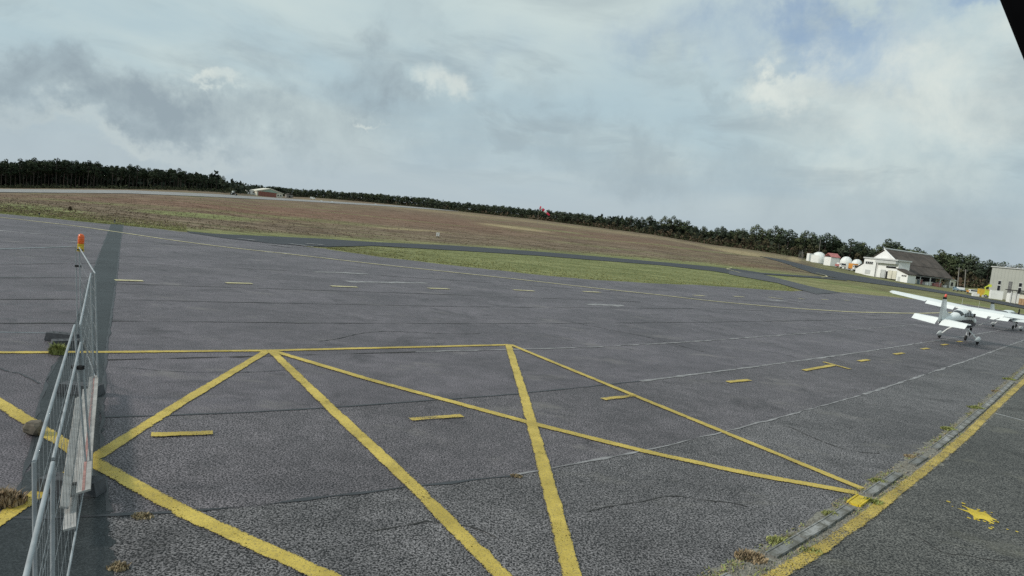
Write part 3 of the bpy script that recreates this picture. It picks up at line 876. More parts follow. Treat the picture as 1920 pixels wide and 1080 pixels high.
weed(222, 1066, 160, 0.06, 0.09, 'weed_brown', 'small brown weed on the patch edge near the bottom')
weed(268, 970, 160, 0.05, 0.10, 'weed_brown', 'dead weed in the crack crossing the yellow line')
weed(968, 894, 130, 0.04, 0.08, 'weed_brown', 'tiny weed in the seam beside the steep yellow line')

# low moss and dry growth creeping along the drain
def creep():
    mb = MB(); rd = random.Random(3)
    mb2 = MB()
    for i in range(5200):
        s_ = rd.random() ** 1.5 * 52
        dens = math.sin(s_ * 1.1 + 0.4) + math.sin(s_ * 2.7) + 0.6 * math.sin(s_ * 5.3)
        if dens < rd.uniform(-1.2, 1.4): continue
        p, d = along(s_); nn = np.array([-d[1], d[0]])
        off = rd.gauss(0.15, 0.045) if rd.random() < 0.55 else rd.gauss(-0.17, 0.06)
        q = p + nn * off - base0
        for b_ in range(3):
            a_ = rd.uniform(0, 6.28); h_ = rd.uniform(0.015, 0.05); w_ = rd.uniform(0.006, 0.016)
            x, y = q[0] + rd.gauss(0, 0.02), q[1] + rd.gauss(0, 0.02)
            dx, dy = math.cos(a_), math.sin(a_)
            (mb if rd.random() < 0.55 else mb2).add([(x - dy * w_, y + dx * w_, 0.01), (x + dy * w_, y - dx * w_, 0.01), (x + dx * h_ * 1.1, y + dy * h_ * 1.1, h_)], [(0, 1, 2)])
    tag(mb.build('drain_moss', M['weed'], None, loc=(base0[0], base0[1], 0), fix=False), 'low green moss creeping along the drain edges', 'moss', kind='stuff')
    tag(mb2.build('dry_creeper', M['weed_brown'], None, loc=(base0[0], base0[1], 0), fix=False), 'low dry brown growth along the drain edges', 'moss', kind='stuff')
creep()

# ------------------------------------------------------------------ temporary fence
def post_top(u, v, base):
    d = ray(u, v); r = math.hypot(base[0], base[1]); h = math.hypot(d[0], d[1])
    return np.array([r * d[0] / h, r * d[1] / h, H + r * d[2] / h])
B0 = G(150, 640); T0 = post_top(146, 463, B0)
B1 = G(184, 742); T1 = post_top(178.5, 513, B1)
B2 = G(173, 912); T2 = post_top(150, 610, B2)
hgt = float(np.mean([T0[2], T1[2], T2[2]]))
def at_height(u, v, z):
    d = ray(u, v); t = (z - H) / d[2]
    return np.array([d[0] * t, d[1] * t, z])
T3 = at_height(64, 866, T2[2]); B3 = np.array([T3[0] + 0.10, T3[1] + 0.02, 0.0])
T3b = at_height(99, 868, T2[2]); B3b = np.array([T3b[0] + 0.10, T3b[1], 0.0])
T4 = at_height(20, 1200, T2[2]); B4 = np.array([T4[0] + 0.05, T4[1], 0.0])
BA = G(0, 637); TA = post_top(0, 467.5, BA)
BA = B0 + (BA - B0) * 2.2; TA = T0 + (TA - T0) * 2.2
T1c = T1 + (T2 - T1) * 0.02
print('FENCE heights', T0[2], T1[2], T2[2], 'T3', T3, 'panel len', np.linalg.norm(B1 - B0), np.linalg.norm(B2 - B1), np.linalg.norm(T3 - T2))
def panel(label, Ta, Ba, Tb, Bb, back=None):
    o0 = Vector((Ba[0], Ba[1], 0))
    t = thing('mesh_fence', label, 'fence', o0, 0, 'temporary mesh fence panels')
    Ta, Ba, Tb, Bb = (Vector(map(float, p)) - o0 for p in (Ta, Ba, Tb, Bb))
    Ba.z = 0.03; Bb.z = 0.03
    R = 0.0135
    MB().path([Ba, Ba.lerp(Ta, 0.5), Ta], R, 10).build('post', M['galv'], t, True)
    MB().path([Bb, Bb.lerp(Tb, 0.5), Tb], R, 10).build('post', M['galv'], t, True)
    MB().tube(Ta, Tb, R, n=10).build('top_rail', M['galv'], t, True)
    la, lb = Ba.lerp(Ta, 0.07), Bb.lerp(Tb, 0.07)
    MB().tube(la, lb, R * 0.85, n=8).build('bottom_rail', M['galv'], t, True)
    wm = MB()
    L = (Tb - Ta).length
    nv = max(6, int(L / 0.30))
    for i in range(1, nv):
        f = i / nv
        wm.tube(la.lerp(lb, f), Ta.lerp(Tb, f), 0.0022, n=3, cap=False)
    for j in range(1, 6):
        f = 0.07 + 0.93 * j / 6
        wm.tube(Ba.lerp(Ta, f), Bb.lerp(Tb, f), 0.0022, n=3, cap=False)
    wm.build('wire_mesh', M['wire'], t, fix=False)
    return t
jig = lambda p, dx, dy: np.array([p[0] + dx, p[1] + dy, p[2]])
pan0 = panel('wire fence panel reaching out of the frame on the left', jig(T0, -0.06, 0), jig(B0, -0.06, 0), TA, BA)
panel('farthest narrow fence panel below the amber warning lamp', jig(T0, 0.05, -0.03), jig(B0, 0.05, -0.03), T1, B1)
pan2 = panel('zigzag fence panel between the far corner and the white boards', jig(T1, -0.05, -0.05), jig(B1, -0.05, -0.05), T2, B2)
panel('fence panel with the long top rail slanting to the lower left', jig(T2, -0.05, -0.03), jig(B2, -0.05, -0.03), T3, B3)
panel('nearest fence panel leaving the frame at the bottom left', T3b, B3b, T4, B4)
def brace(label, a, b):
    o0 = Vector((a[0], a[1], 0))
    t = MB().tube(Vector(a) - o0, Vector(b) - o0, 0.014, n=8).build('steel_tube', M['galv'], None, True, loc=o0)
    tag(t, label, 'tube', 'loose steel tubes tied to the fence')
brace('thin steel tube slanting from the mid post to the boards', at_height(152, 640, T2[2] * 0.9), at_height(100, 860, T2[2] * 0.75))
brace('short steel tube leaning inside the far narrow panel', at_height(156, 640, 1.5), G(182, 716) + np.array([0, 0, 0.1]))

def clampf(par, p):
    q = Vector(map(float, p)) - par.location
    MB().box((0, 0, 0), (0.14, 0.06, 0.05)).tube((0, -0.05, 0), (0, 0.05, 0), 0.012, n=6).build('clamp', M['black'], par, loc=q)
clampf(pan0, B0 + (T0 - B0) * 0.80)
clampf(pan2, np.array([T2[0], T2[1], T2[2] - 0.55]))

def foot(u, v, rz, label, sz=(0.74, 0.24, 0.17), mat='rubber_foot'):
    p = G(u, v)
    t = thing('ballast_block', label, 'block', (p[0], p[1], 0.012), rz, 'block feet under the fence')
    prof = [(-sz[0] / 2, 0), (sz[0] / 2, 0), (sz[0] / 2 - 0.04, sz[2]), (-sz[0] / 2 + 0.04, sz[2])]
    MB().prism(prof, -sz[1] / 2, sz[1] / 2, 'Y').build('block', M[mat], t)
    for k in (-0.22, -0.08, 0.08, 0.22):
        MB().lathe([(0.028, 0.0), (0.028, 0.003)], 10, (k * sz[0] / 0.74, 0, sz[2] + 0.001)).build('socket', M['dark'], t)
foot(118, 640, 0.05, 'dark block foot farthest back under the paired fence posts', (0.76, 0.26, 0.2))
foot(128, 653, 0.7, 'dark block foot set askew behind the round green weed', (0.74, 0.26, 0.2))
foot(152, 738, 0.06, 'grey block foot across the middle fence corner', (0.76, 0.26, 0.18))
foot(134, 922, 0.03, 'grey block foot across the fence by the board ends', (0.78, 0.24, 0.18))

# warning lamp on the far post
LAMP = 0.85
lp = thing('warning_lamp', 'orange warning lamp with yellow base on top of the far fence post', 'lamp', (T0[0] + 0.09, T0[1] - 0.03, T0[2] - 0.06))
MB().box((0, 0, 0.06), (0.15, 0.11, 0.17)).box((0, 0, -0.03), (0.17, 0.13, 0.025)).build('battery_case', M['lamp_yellow'], lp)
MB().box((0.03, -0.06, 0.0), (0.19, 0.03, 0.035)).build('bracket', M['black'], lp)
ln = MB().lathe([(0.06, 0.15), (0.088, 0.17), (0.094, 0.26), (0.092, 0.36), (0.075, 0.42), (0.03, 0.445)], 18).build('lens', M['lens'], lp, 'all')
for k in range(4):
    MB().lathe([(0.0925, 0.20 + 0.05 * k), (0.098, 0.21 + 0.05 * k), (0.0925, 0.22 + 0.05 * k)], 18).build('ridge', M['lens'], ln)
MB().lathe([(0.072, 0.14), (0.096, 0.142), (0.096, 0.165), (0.072, 0.168)], 18).build('collar', M['lamp_yellow'], lp)
lp.scale = (LAMP * 0.9, LAMP * 0.9, LAMP * 1.05)

# barrier boards lying on the feet
def board(label, a, b, z, wdt, tilt, red=True, rot=0.0):
    A = at_height(*a, z); B = at_height(*b, z)
    c = (A + B) / 2; dv = B - A; L = float(np.hypot(dv[0], dv[1]))
    rz = math.atan2(dv[1], dv[0])
    t = thing('barrier_board', label, 'board', (c[0], c[1], z), rz, 'barrier boards lying along the fence')
    n = 14
    mb = MB()
    rings = []
    for i in range(n + 1):
        x = -L / 2 + L * i / n
        sag = 0.004 * math.sin(i * 0.5)
        cs, sn = math.cos(tilt), math.sin(tilt)
        ring = []
        for yy, zz_ in ((-wdt / 2, -0.012), (wdt / 2, -0.012), (wdt / 2, 0.012), (-wdt / 2, 0.012)):
            ring.append((x, yy * cs - zz_ * sn + sag, yy * sn + zz_ * cs))
        rings.append(ring)
    mb.loft(rings); mb.build('plank', M['wood'], t)
    if red:
        cs, sn = math.cos(tilt), math.sin(tilt)
        sb = MB()
        rings = []
        for i in range(n + 1):
            x = -L / 2 + 0.01 + (L - 0.02) * i / n
            sag = 0.004 * math.sin(i * 0.5)
            ring = []
            for yy, zz_ in ((-wdt * 0.10, 0.0125), (wdt * 0.10, 0.0125), (wdt * 0.10, 0.0155), (-wdt * 0.10, 0.0155)):
                ring.append((x, yy * cs - zz_ * sn + sag, yy * sn + zz_ * cs))
            rings.append(ring)
        sb.loft(rings).build('red_stripe', M['board_red'], t)
    return t
board('long weathered white board with red stripe on the right of the fence', (176, 706), (156, 922), 0.34, 0.15, 0.25)
board('weathered white board in the middle beside the fence post', (163, 730), (144, 905), 0.28, 0.13, 0.1, False)
board('narrow grey board on the left side of the fence', (147, 748), (120, 952), 0.30, 0.09, -0.3, False)
board('short pale board end sticking out toward the camera', (138, 900), (130, 992), 0.22, 0.12, 0.2, False)
board('dark grey board lying between the white boards', (150, 745), (133, 930), 0.24, 0.08, 0.0, False)

def rock(u, v, label):
    p = G(u, v)
    rd = random.Random(5)
    bm = bmesh.new(); bmesh.ops.create_icosphere(bm, subdivisions=2, radius=0.13)
    for q in bm.verts:
        q.co.x = math.copysign(abs(q.co.x / 0.13) ** 0.6, q.co.x) * 0.14; q.co.y = math.copysign(abs(q.co.y / 0.13) ** 0.6, q.co.y) * 0.11; q.co.z = max(-0.9, min(0.85, q.co.z / 0.13)) * 0.12
        q.co += Vector((rd.uniform(-1, 1), rd.uniform(-1, 1), rd.uniform(-1, 1))) * 0.014
    me = bpy.data.meshes.new('stone_block'); bm.to_mesh(me); bm.free(); me.materials.append(M['stone'])
    tag(obj('stone_block', me, None, (p[0], p[1], 0.11)), label, 'stone')
rock(63, 815, 'rough brown stone block on the yellow line left of the fence')

# ------------------------------------------------------------------ dark strut at the top right corner
pa, pb = at(1897, -60, 1.1), at(1997, 190, 1.05)
dv = Vector(pb - pa).normalized()
A_, B_ = Vector(pa) - dv * 0.5, Vector(pb) + dv * 0.6
mid_ = (A_ + B_) / 2
tag(MB().path([A_ - mid_, (A_ + B_) / 2 - mid_ + Vector((0.006, 0, 0.004)), B_ - mid_], 0.028, 14).build('roof_strut', M['backlit_black'], None, 'all', loc=mid_),
    'black strut crossing the top right corner close to the camera', 'strut')

# ------------------------------------------------------------------ aircraft
FUS = [(x, zc, hw * 0.9, hh * 0.9) for x, zc, hw, hh in [(2.28, 1.24, 0.13, 0.13), (2.1, 1.24, 0.34, 0.29), (1.8, 1.25, 0.45, 0.37), (1.2, 1.28, 0.53, 0.45), (0.85, 1.33, 0.56, 0.52), (0.45, 1.45, 0.57, 0.66), (0.15, 1.49, 0.57, 0.70),
       (-0.7, 1.49, 0.56, 0.69), (-1.2, 1.47, 0.52, 0.63), (-1.75, 1.43, 0.44, 0.50), (-2.4, 1.40, 0.34, 0.37), (-3.4, 1.36, 0.21, 0.25), (-4.4, 1.32, 0.11, 0.16), (-4.95, 1.30, 0.03, 0.09)]]
def fus_at(sec, x):
    xs = np.array([s_[0] for s_ in sec])[::-1]
    return [float(np.interp(x, xs, np.array([s_[k] for s_ in sec])[::-1])) for k in (1, 2, 3)]
def fus_pt(sec, x, th, grow=0.0, e=2.5):
    zc, hw, hh = fus_at(sec, x)
    c, s_ = math.cos(th), math.sin(th)
    y = (hw + grow) * math.copysign(abs(c) ** (2 / e), c)
    z = zc + (hh + grow) * math.copysign(abs(s_) ** (2 / e), s_)
    return (x, y, z)
AF = [(1.0, 0.0), (0.75, 0.032), (0.5, 0.062), (0.28, 0.078), (0.1, 0.058), (0.02, 0.026), (0.0, 0.0), (0.02, -0.018), (0.1, -0.032), (0.35, -0.04), (0.7, -0.022)]
def foil(xle, chord, y, z, a=0.0, b=1.0, thick=1.0):
    """ring of an aerofoil between chord fractions a and b"""
    pts = []
    up = [p for p in AF[:7] if a <= p[0] <= b]
    lo = [p for p in AF[6:] if a < p[0] < b]
    def hz(f, side):
        src = AF[:7][::-1] if side > 0 else AF[6:] + [AF[0]]
        return float(np.interp(f, [p[0] for p in src], [p[1] for p in src]))
    fr = np.linspace(b, a, 8)
    for f in fr: pts.append((xle - f * chord, y, z + hz(f, 1) * chord * thick))
    for f in fr[::-1][(1 if a == 0 else 0):(-1 if b == 1 else None)]: pts.append((xle - f * chord, y, z + hz(f, -1) * chord * thick))
    return pts
def swing(ring, xh, zh, ang):
    c_, s_ = math.cos(ang), math.sin(ang)
    return [(xh + (x - xh) * c_ - (z - zh) * s_, y, zh + (x - xh) * s_ + (z - zh) * c_) for x, y, z in ring]
def aeroplane(name, label, loc, heading, bank, s, sz, low=False):
    t = thing(name, label, 'aeroplane', loc, heading)
    t.rotation_euler = (bank, 0, heading)
    INC = math.radians(4.5)
    def fix(mb):
        mb.v = [(x * s, y * s, z * s * sz) for x, y, z in mb.v]; return mb
    def P(mb, nm, mat, smooth=True, par=None): return fix(mb).build(nm, mat, par or t, smooth)
    sec = FUS if not low else [(x, zc - 0.22, hw, hh * (0.8 if -1.8 < x < 0.9 else 1.0)) for x, zc, hw, hh in FUS]
    white, navy = M['plane_white'], M['plane_navy']
    # fuselage shell, dark below the waist line
    n = 28
    mb = MB()
    xs = [q[0] for q in sec]
    xs = sorted(set(xs + [(a + b) / 2 for a, b in zip(xs, xs[1:])]), reverse=True)
    rings = [[fus_pt(sec, x, 2 * math.pi * i / n) for i in range(n)] for x in xs]
    mb.loft(rings)
    for fi, f in enumerate(mb.f):
        if len(f) == 4:
            th = math.sin(2 * math.pi * ((f[0] % n) + 0.5) / n)
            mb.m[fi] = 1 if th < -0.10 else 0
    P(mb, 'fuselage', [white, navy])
    def patch(nm, x0, x1, t0, t1, mat, grow=0.008, k=6):
        pb_ = MB()
        rs = [[fus_pt(sec, x, th, grow) for th in np.linspace(t0, t1, k)] for x in np.linspace(x0, x1, k)]
        pb_.loft(rs, cap=False, closed=False)
        o = P(pb_, nm, mat)
        md = o.modifiers.new('thick', 'SOLIDIFY'); md.thickness = 0.012; md.offset = 0
        return o
    hp = math.pi / 2
    for sd in (1, -1):
        f = (lambda th: th) if sd > 0 else (lambda th: math.pi - th)
        patch('side_window', 0.45, -0.20, f(0.18), f(0.72), M['glass'])
        patch('side_window', -0.30, -0.82, f(0.20), f(0.70), M['glass'])
        patch('side_window', -0.92, -1.28, f(0.24), f(0.66), M['glass'])
    patch('rear_window', -1.36, -1.78, 0.55, math.pi - 0.55, M['glass'])
    patch('windscreen', 1.0, 0.5, 0.35, math.pi - 0.35, M['glass'])
    # wings
    zr = 2.14 if not low else 0.86
    zt = zr + 0.16 if not low else zr + 0.42
    for sd in (1, -1):
        st = [(0.0 if not low else 0.3, 0.92, 1.60), (2.6, 0.92, 1.60), (5.35, 0.70, 1.12), (5.5, 0.62, 0.95)]
        zz_ = lambda y: zr + (zt - zr) * y / 5.5
        P(MB().loft([swing(foil(xl, c, sd * y, zz_(y), 0, 0.74), 0.4, zz_(y), INC) for y, xl, c in st]), 'wing', white)
        def along_st(y):
            return (float(np.interp(y, [q[0] for q in st], [q[1] for q in st])), float(np.interp(y, [q[0] for q in st], [q[2] for q in st])))
        for nm, y0, y1, drop in (('flap', 0.62, 2.58, 0.36), ('aileron', 2.62, 5.2, 0.03)):
            mb = MB()
            mb.loft([swing(swing(foil(along_st(y)[0] - 0.012, along_st(y)[1], sd * y, zz_(y), 0.75, 1.0), along_st(y)[0] - 0.75 * along_st(y)[1], zz_(y) + 0.03, 0.0 if low else drop), 0.4, zz_(y), INC) for y in np.linspace(y0, y1, 4)])
            P(mb, nm, white)
        if not low:
            P(MB().loft([[(0.55 + a, sd * (0.52 + 0.0) + b * 0.0, 0.98 + b) for a, b in ((0.06, 0), (0.0, 0.025), (-0.06, 0), (0.0, -0.025))],
                         [(0.35 + a, sd * 2.55, zz_(2.55) - 0.05 + b) for a, b in ((0.06, 0), (0.0, 0.025), (-0.06, 0), (0.0, -0.025))]]), 'wing_strut', white)
    # tail
    hz_t = 1.42 if not low else 1.2
    for sd in (1, -1):
        st = [(0.06, -3.9, 1.30), (1.72, -4.12, 0.92)]
        P(MB().loft([foil(xl, c, sd * y, hz_t, 0, 0.54, 0.8) for y, xl, c in [(0.06, -3.9, 1.36), (1.72, -4.12, 1.05)]]), 'tailplane', white)
        P(MB().loft([swing(foil(xl - 0.01, c, sd * y, hz_t, 0.55, 1.0, 0.8), xl - 0.55 * c, hz_t, 0.5) for y, xl, c in [(0.14, -3.9, 1.36), (1.72, -4.12, 1.05)]]), 'elevator', white)
        mb = MB().loft([foil(-4.08, 0.60, sd * 1.725, hz_t, 0, 1, 1.2), foil(-4.14, 0.5, sd * 1.80, hz_t + 0.01, 0, 1, 0.6)])
        P(mb, 'tailplane_tip', white)
    def fin_ring(z, xl, c, th=1.0, a=0.0, b=1.0):
        return [(x, (zz2 - 0) * th, z) for x, _, zz2 in foil(xl, c, 0, 0, a, b)]
    fz = (1.4, 2.66) if not low else (1.2, 2.25)
    P(MB().loft([fin_ring(fz[0], -3.55, 1.65, 1.3, 0, 0.66), fin_ring(fz[1], -4.35, 0.86, 0.9, 0, 0.6)]), 'fin', white)
    P(MB().loft([fin_ring(fz[0] - 0.1, -3.55, 1.62, 1.3, 0.68, 1.0), fin_ring(fz[1], -4.35, 0.86, 1.2, 0.62, 1.0)]), 'rudder', M['plane_grey'])
    P(MB().loft([fin_ring(fz[1] + 0.005, -4.36, 0.86, 1.15), fin_ring(fz[1] + 0.13, -4.46, 0.74, 0.8)]), 'fin_cap', M['black'])
    P(MB().loft([[(-2.3, -0.02, 1.74 - (0.3 if low else 0)), (-2.3, 0.02, 1.74 - (0.3 if low else 0)), (-3.7, 0.03, 1.52 - (0.25 if low else 0)), (-3.7, -0.03, 1.52 - (0.25 if low else 0))],
                 [(-2.9, -0.012, 1.72 - (0.3 if low else 0)), (-2.9, 0.012, 1.72 - (0.3 if low else 0)), (-3.95, 0.02, 1.95 - (0.3 if low else 0)), (-3.95, -0.02, 1.95 - (0.3 if low else 0))]]), 'dorsal_fillet', white)
    if not low:
        P(MB().lathe([(0.075, fz[1] + 0.13), (0.085, fz[1] + 0.18), (0.075, fz[1] + 0.27), (0.03, fz[1] + 0.31)], 12, (-4.72, 0, 0)), 'beacon', M['beacon'])
        for x, y in ((-0.25, 0.22), (-0.3, -0.9)):
            P(MB().tube((x, y, zr + 0.1), (x - 0.12, y, zr + 0.62), 0.012, 0.006, 5), 'antenna', M['plane_grey'])
    # gear
    for sd in (1, -1):
        dz = -sd * 1.27 * math.tan(bank) / sz
        P(MB().path([(0.0, sd * 0.42, 0.92 if not low else 0.8), (0.0, sd * 0.85, 0.62), (0.0, sd * 1.2, 0.30 + dz)], [0.05, 0.045, 0.04], 8), 'gear_leg', white)
        wv = P(MB().lathe([(0.10, -0.07), (0.17, -0.075), (0.205, -0.04), (0.205, 0.04), (0.17, 0.075), (0.10, 0.07)], 18, (0, sd * 1.27, 0.205 + dz), 'Y'), 'wheel', M['rubber'])
        sp = []
        for x, hw, z0, z1 in ((0.38, 0.03, 0.24, 0.34), (0.25, 0.10, 0.16, 0.45), (0.0, 0.125, 0.13, 0.50), (-0.25, 0.10, 0.15, 0.46), (-0.5, 0.05, 0.2, 0.36), (-0.68, 0.015, 0.26, 0.3)):
            sp.append([(x, sd * 1.27 + hw * math.cos(a), (z0 + z1) / 2 + dz + (z1 - z0) / 2 * math.sin(a)) for a in np.linspace(0, 2 * math.pi, 13)[:-1]])
        P(MB().loft(sp), 'wheel_fairing', white)
    P(MB().tube((1.63, 0, 1.0), (1.66, 0, 0.22), 0.045, 0.035, 8), 'nose_leg', white)
    P(MB().lathe([(0.08, -0.06), (0.15, -0.065), (0.18, -0.035), (0.18, 0.035), (0.15, 0.065), (0.08, 0.06)], 16, (1.66, 0, 0.18), 'Y'), 'nose_wheel', M['rubber'])
    P(MB().lathe([(0.15, 2.27), (0.14, 2.36), (0.08, 2.5), (0.02, 2.56)], 14, (0, 0, sec[0][1]), 'X'), 'spinner', white)
    pr = MB()
    for sd in (1, -1):
        pr.loft([[(2.36 + a, b, sec[0][1] + sd * z) for a, b in ((0.03, -w_), (0.045, 0), (0.03, w_), (0.02, 0))] for z, w_ in ((0.1, 0.04), (0.45, 0.085), (0.8, 0.07), (0.95, 0.02))])
    P(pr, 'propeller', M['black'])
    return t
K125 = 1.25
aeroplane('light_aircraft', 'white high-wing light aircraft seen from behind, parked nearest the camera', (22.835 * K125, 33.776 * K125, 0.013), 0.69, 0.062, 0.665 * K125, 1.2)
pw = G(1887, 617)
aeroplane('light_aircraft', 'white low-wing light aircraft half hidden behind the nearer wing', (pw[0], pw[1], pw[2] + 0.013), 0.60, 0.03, 0.82, 1.15, True)

# ------------------------------------------------------------------ buildings
def frame_at(u0_, v0_, u1_, v1_, r0_=None, r1_=None):
    """origin on the ground and heading of a wall seen from one base point to another"""
    a = G(u0_, v0_) if r0_ is None else on_ground(u0_, r0_, v0_)
    b = G(u1_, v1_) if r1_ is None else on_ground(u1_, r1_, v1_)
    return a, math.atan2(b[1] - a[1], b[0] - a[0]), float(np.hypot(*(b - a)[:2]))
def px_m(p):
    """pixels per metre at a spot"""
    return F / project(p)[2]

def wall_panels(t, x0, x1, z0, z1, y, n, mat, name='cladding_sheet', depth=0.06):
    w_ = (x1 - x0) / n
    me = MB().box((0, 0, (z1 - z0) / 2), (w_ - 0.02, depth, z1 - z0)).mesh(name, mat)
    for i in range(n):
        obj(name, me, t, (x0 + w_ * (i + 0.5), y + (0.004 if i % 2 else 0.0), z0))

# --- far hangar with green fascia, left
a, hd, L = frame_at(481, 368.2, 530, 370.6, 540, 545)
k = px_m(a)
t = thing('hangar', 'far cream hangar with pale green gable and brick red doors', 'hangar', a - np.array([0, 0, 0.3]), hd)
hh, ap, dp = 9.0 / k + 0.3, 15.0 / k + 0.3, 22.0
MB().prism([(0, 0), (L, 0), (L, hh), (L / 2, ap), (0, hh)], 0.0, dp, 'Y').build('wall', M['cream'], t)
MB().prism([(-0.5, hh - 0.3), (L / 2, ap - 0.2), (L + 0.5, hh - 0.3), (L + 0.5, hh + 0.1), (L / 2, ap + 0.4), (-0.5, hh + 0.1)], -0.6, dp + 0.4, 'Y').build('roof', M['cream'], t)
MB().prism([(L * 0.16, hh * 0.98), (L * 0.84, hh * 0.98), (L * 0.5, ap - 0.35)], -0.25, -0.003, 'Y').build('gable_panel', M['green_roof'], t)
nd = 6
dw = (L * 0.70) / nd
me = MB().box((0, 0, hh * 0.46), (dw - 0.1, 0.16, hh * 0.90)).mesh('door_leaf', M['brick'])
for i in range(nd):
    obj('door_leaf', me, t, (L * 0.05 + dw * (i + 0.5), -0.12 - 0.07 * (i % 2), 0.1))
for i in range(2):
    MB().box((L * (0.82 + 0.1 * i), -0.06, hh * 0.55), (L * 0.05, 0.1, hh * 0.28)).build('window', M['glass'], t)
a2 = on_ground(463, 545, 364)
t = thing('annex', 'low white annex left of the far green gabled hangar', 'building', a2 - np.array([0, 0, 0.2]), hd)
MB().box((3.6, 3, 1.5), (7.2, 5, 3.0)).build('wall', M['white'], t)
MB().prism([(-0.3, 3.0), (7.5, 3.0), (7.5, 3.4), (-0.3, 3.15)], 0.2, 5.8, 'Y').build('roof', M['grey_panel'], t)
MB().box((2.0, 0.45, 1.2), (1.0, 0.08, 2.2)).build('door', M['steel'], t)
MB().box((5.0, 0.45, 1.7), (1.6, 0.08, 0.9)).build('window', M['glass'], t)
a3 = on_ground(537, 560, 370)
t = thing('shed', 'small brown shed just right of the far hangar', 'shed', a3 - np.array([0, 0, 0.2]), hd)
MB().box((2.5, 2, 1.4), (5, 4, 2.8)).build('wall', M['timber'], t)
MB().prism([(-0.2, 2.8), (2.5, 3.7), (5.2, 2.8), (5.2, 2.95), (2.5, 3.9), (-0.2, 2.95)], -0.2, 4.2, 'Y').build('roof', M['brown_roof'], t)
MB().box((2.5, -0.04, 1.1), (1.2, 0.08, 2.0)).build('door', M['dark'], t)

# --- big white gabled hangar with brown roof, right
a = on_ground(1702, 283, 529); b = on_ground(1779, 299, 543)
hd = math.atan2(b[1] - a[1], b[0] - a[0]); L = float(np.hypot(*(b - a)[:2])); k = px_m(a)
zb = -0.8
t = thing('hangar', 'white gabled hangar with a large brown roof over an open lean-to', 'hangar', a, hd)
eave = at(1702, 512.5, 283)[2] - a[2]
# the ridge lies behind the open front; find its depth from where its left end stands
best = None
for yy in np.arange(6, 26, 0.25):
    q = np.array([a[0] - math.sin(hd) * yy + math.cos(hd) * 0.8, a[1] + math.cos(hd) * yy + math.sin(hd) * 0.8])
    uq = project([q[0], q[1], a[2] + 11])[0]
    if best is None or abs(uq - 1659) < best[0]: best = (abs(uq - 1659), yy, math.hypot(*q))
ry_ = best[1]
ridge = at(1659, 467, best[2])[2] - a[2]
xr0, xr1 = 0.8, L + 4.0
gx = xr0 + 0.4             # gable plane
print('HANGAR', L, ry_, ridge, eave, best)
# gable wall (faces left) and rear body
MB().add([(gx, 0.2, zb), (gx, ry_ * 2, zb), (gx, ry_ * 2, eave - 0.3), (gx, ry_, ridge - 0.4), (gx, 0.2, eave - 0.3),
          (gx + 0.4, 0.2, zb), (gx + 0.4, ry_ * 2, zb), (gx + 0.4, ry_ * 2, eave - 0.3), (gx + 0.4, ry_, ridge - 0.4), (gx + 0.4, 0.2, eave - 0.3)],
         [(0, 1, 2, 3, 4), (9, 8, 7, 6, 5), (0, 5, 6, 1), (1, 6, 7, 2), (2, 7, 8, 3), (3, 8, 9, 4), (4, 9, 5, 0)]).build('gable_wall', M['white'], t)
# roof sheets: front slope from ridge to the eave, in two bands
E1x, E2x = 0.0, L
def quad_slab(pts, th, nm, mat, par=t):
    p = [Vector(q) for q in pts]
    nrm = (p[1] - p[0]).cross(p[3] - p[0]).normalized()
    if nrm.z < 0: nrm = -nrm
    mb = MB().add([*p, *[q - nrm * th for q in p]], [(0, 1, 2, 3), (7, 6, 5, 4), (0, 4, 5, 1), (1, 5, 6, 2), (2, 6, 7, 3), (3, 7, 4, 0)])
    return mb.build(nm, mat, par)
R1, R2 = Vector((xr0, ry_, ridge)), Vector((xr1, ry_, ridge - 0.4))
Q1, Q2 = Vector((E1x - 0.8, -0.8, eave)), Vector((E2x + 0.5, -0.8, eave - 0.3))
nb = 14
for band, (f0, f1, dz) in enumerate(((0.0, 0.62, 0.12), (0.60, 1.0, 0.0))):
    rp = thing if False else None
    for i in range(nb):
        s0, s1 = i / nb, (i + 1) / nb - 0.004
        A0 = R1.lerp(R2, s0); A1 = R1.lerp(R2, s1); C0 = Q1.lerp(Q2, s0); C1 = Q1.lerp(Q2, s1)
        lift_ = Vector((0, 0, dz + (0.03 if i % 2 else 0.0)))
        quad_slab([A0.lerp(C0, f0) + lift_, A1.lerp(C1, f0) + lift_, A1.lerp(C1, f1) + lift_, A0.lerp(C0, f1) + lift_], 0.10, 'roof_sheet', M['brown_roof'])
quad_slab([R1 + Vector((0, 0, 0.05)), R2 + Vector((0, 0, 0.05)), R2 + Vector((0, ry_, eave - ridge)), R1 + Vector((0, ry_, eave - ridge))], 0.12, 'rear_roof', M['brown_roof'])
MB().tube(R1 + Vector((-0.3, 0, 0.18)), R2 + Vector((0.2, 0, 0.18)), 0.32, n=8).build('ridge_cap', M['grey_panel'], t)
quad_slab([R1 + Vector((-0.35, 0, 0.1)), R1 + Vector((0.15, 0, 0.1)), Q1 + Vector((0.3, 0, 0.1)), Q1 + Vector((-0.3, 0, 0.1))], 0.3, 'verge', M['white'])
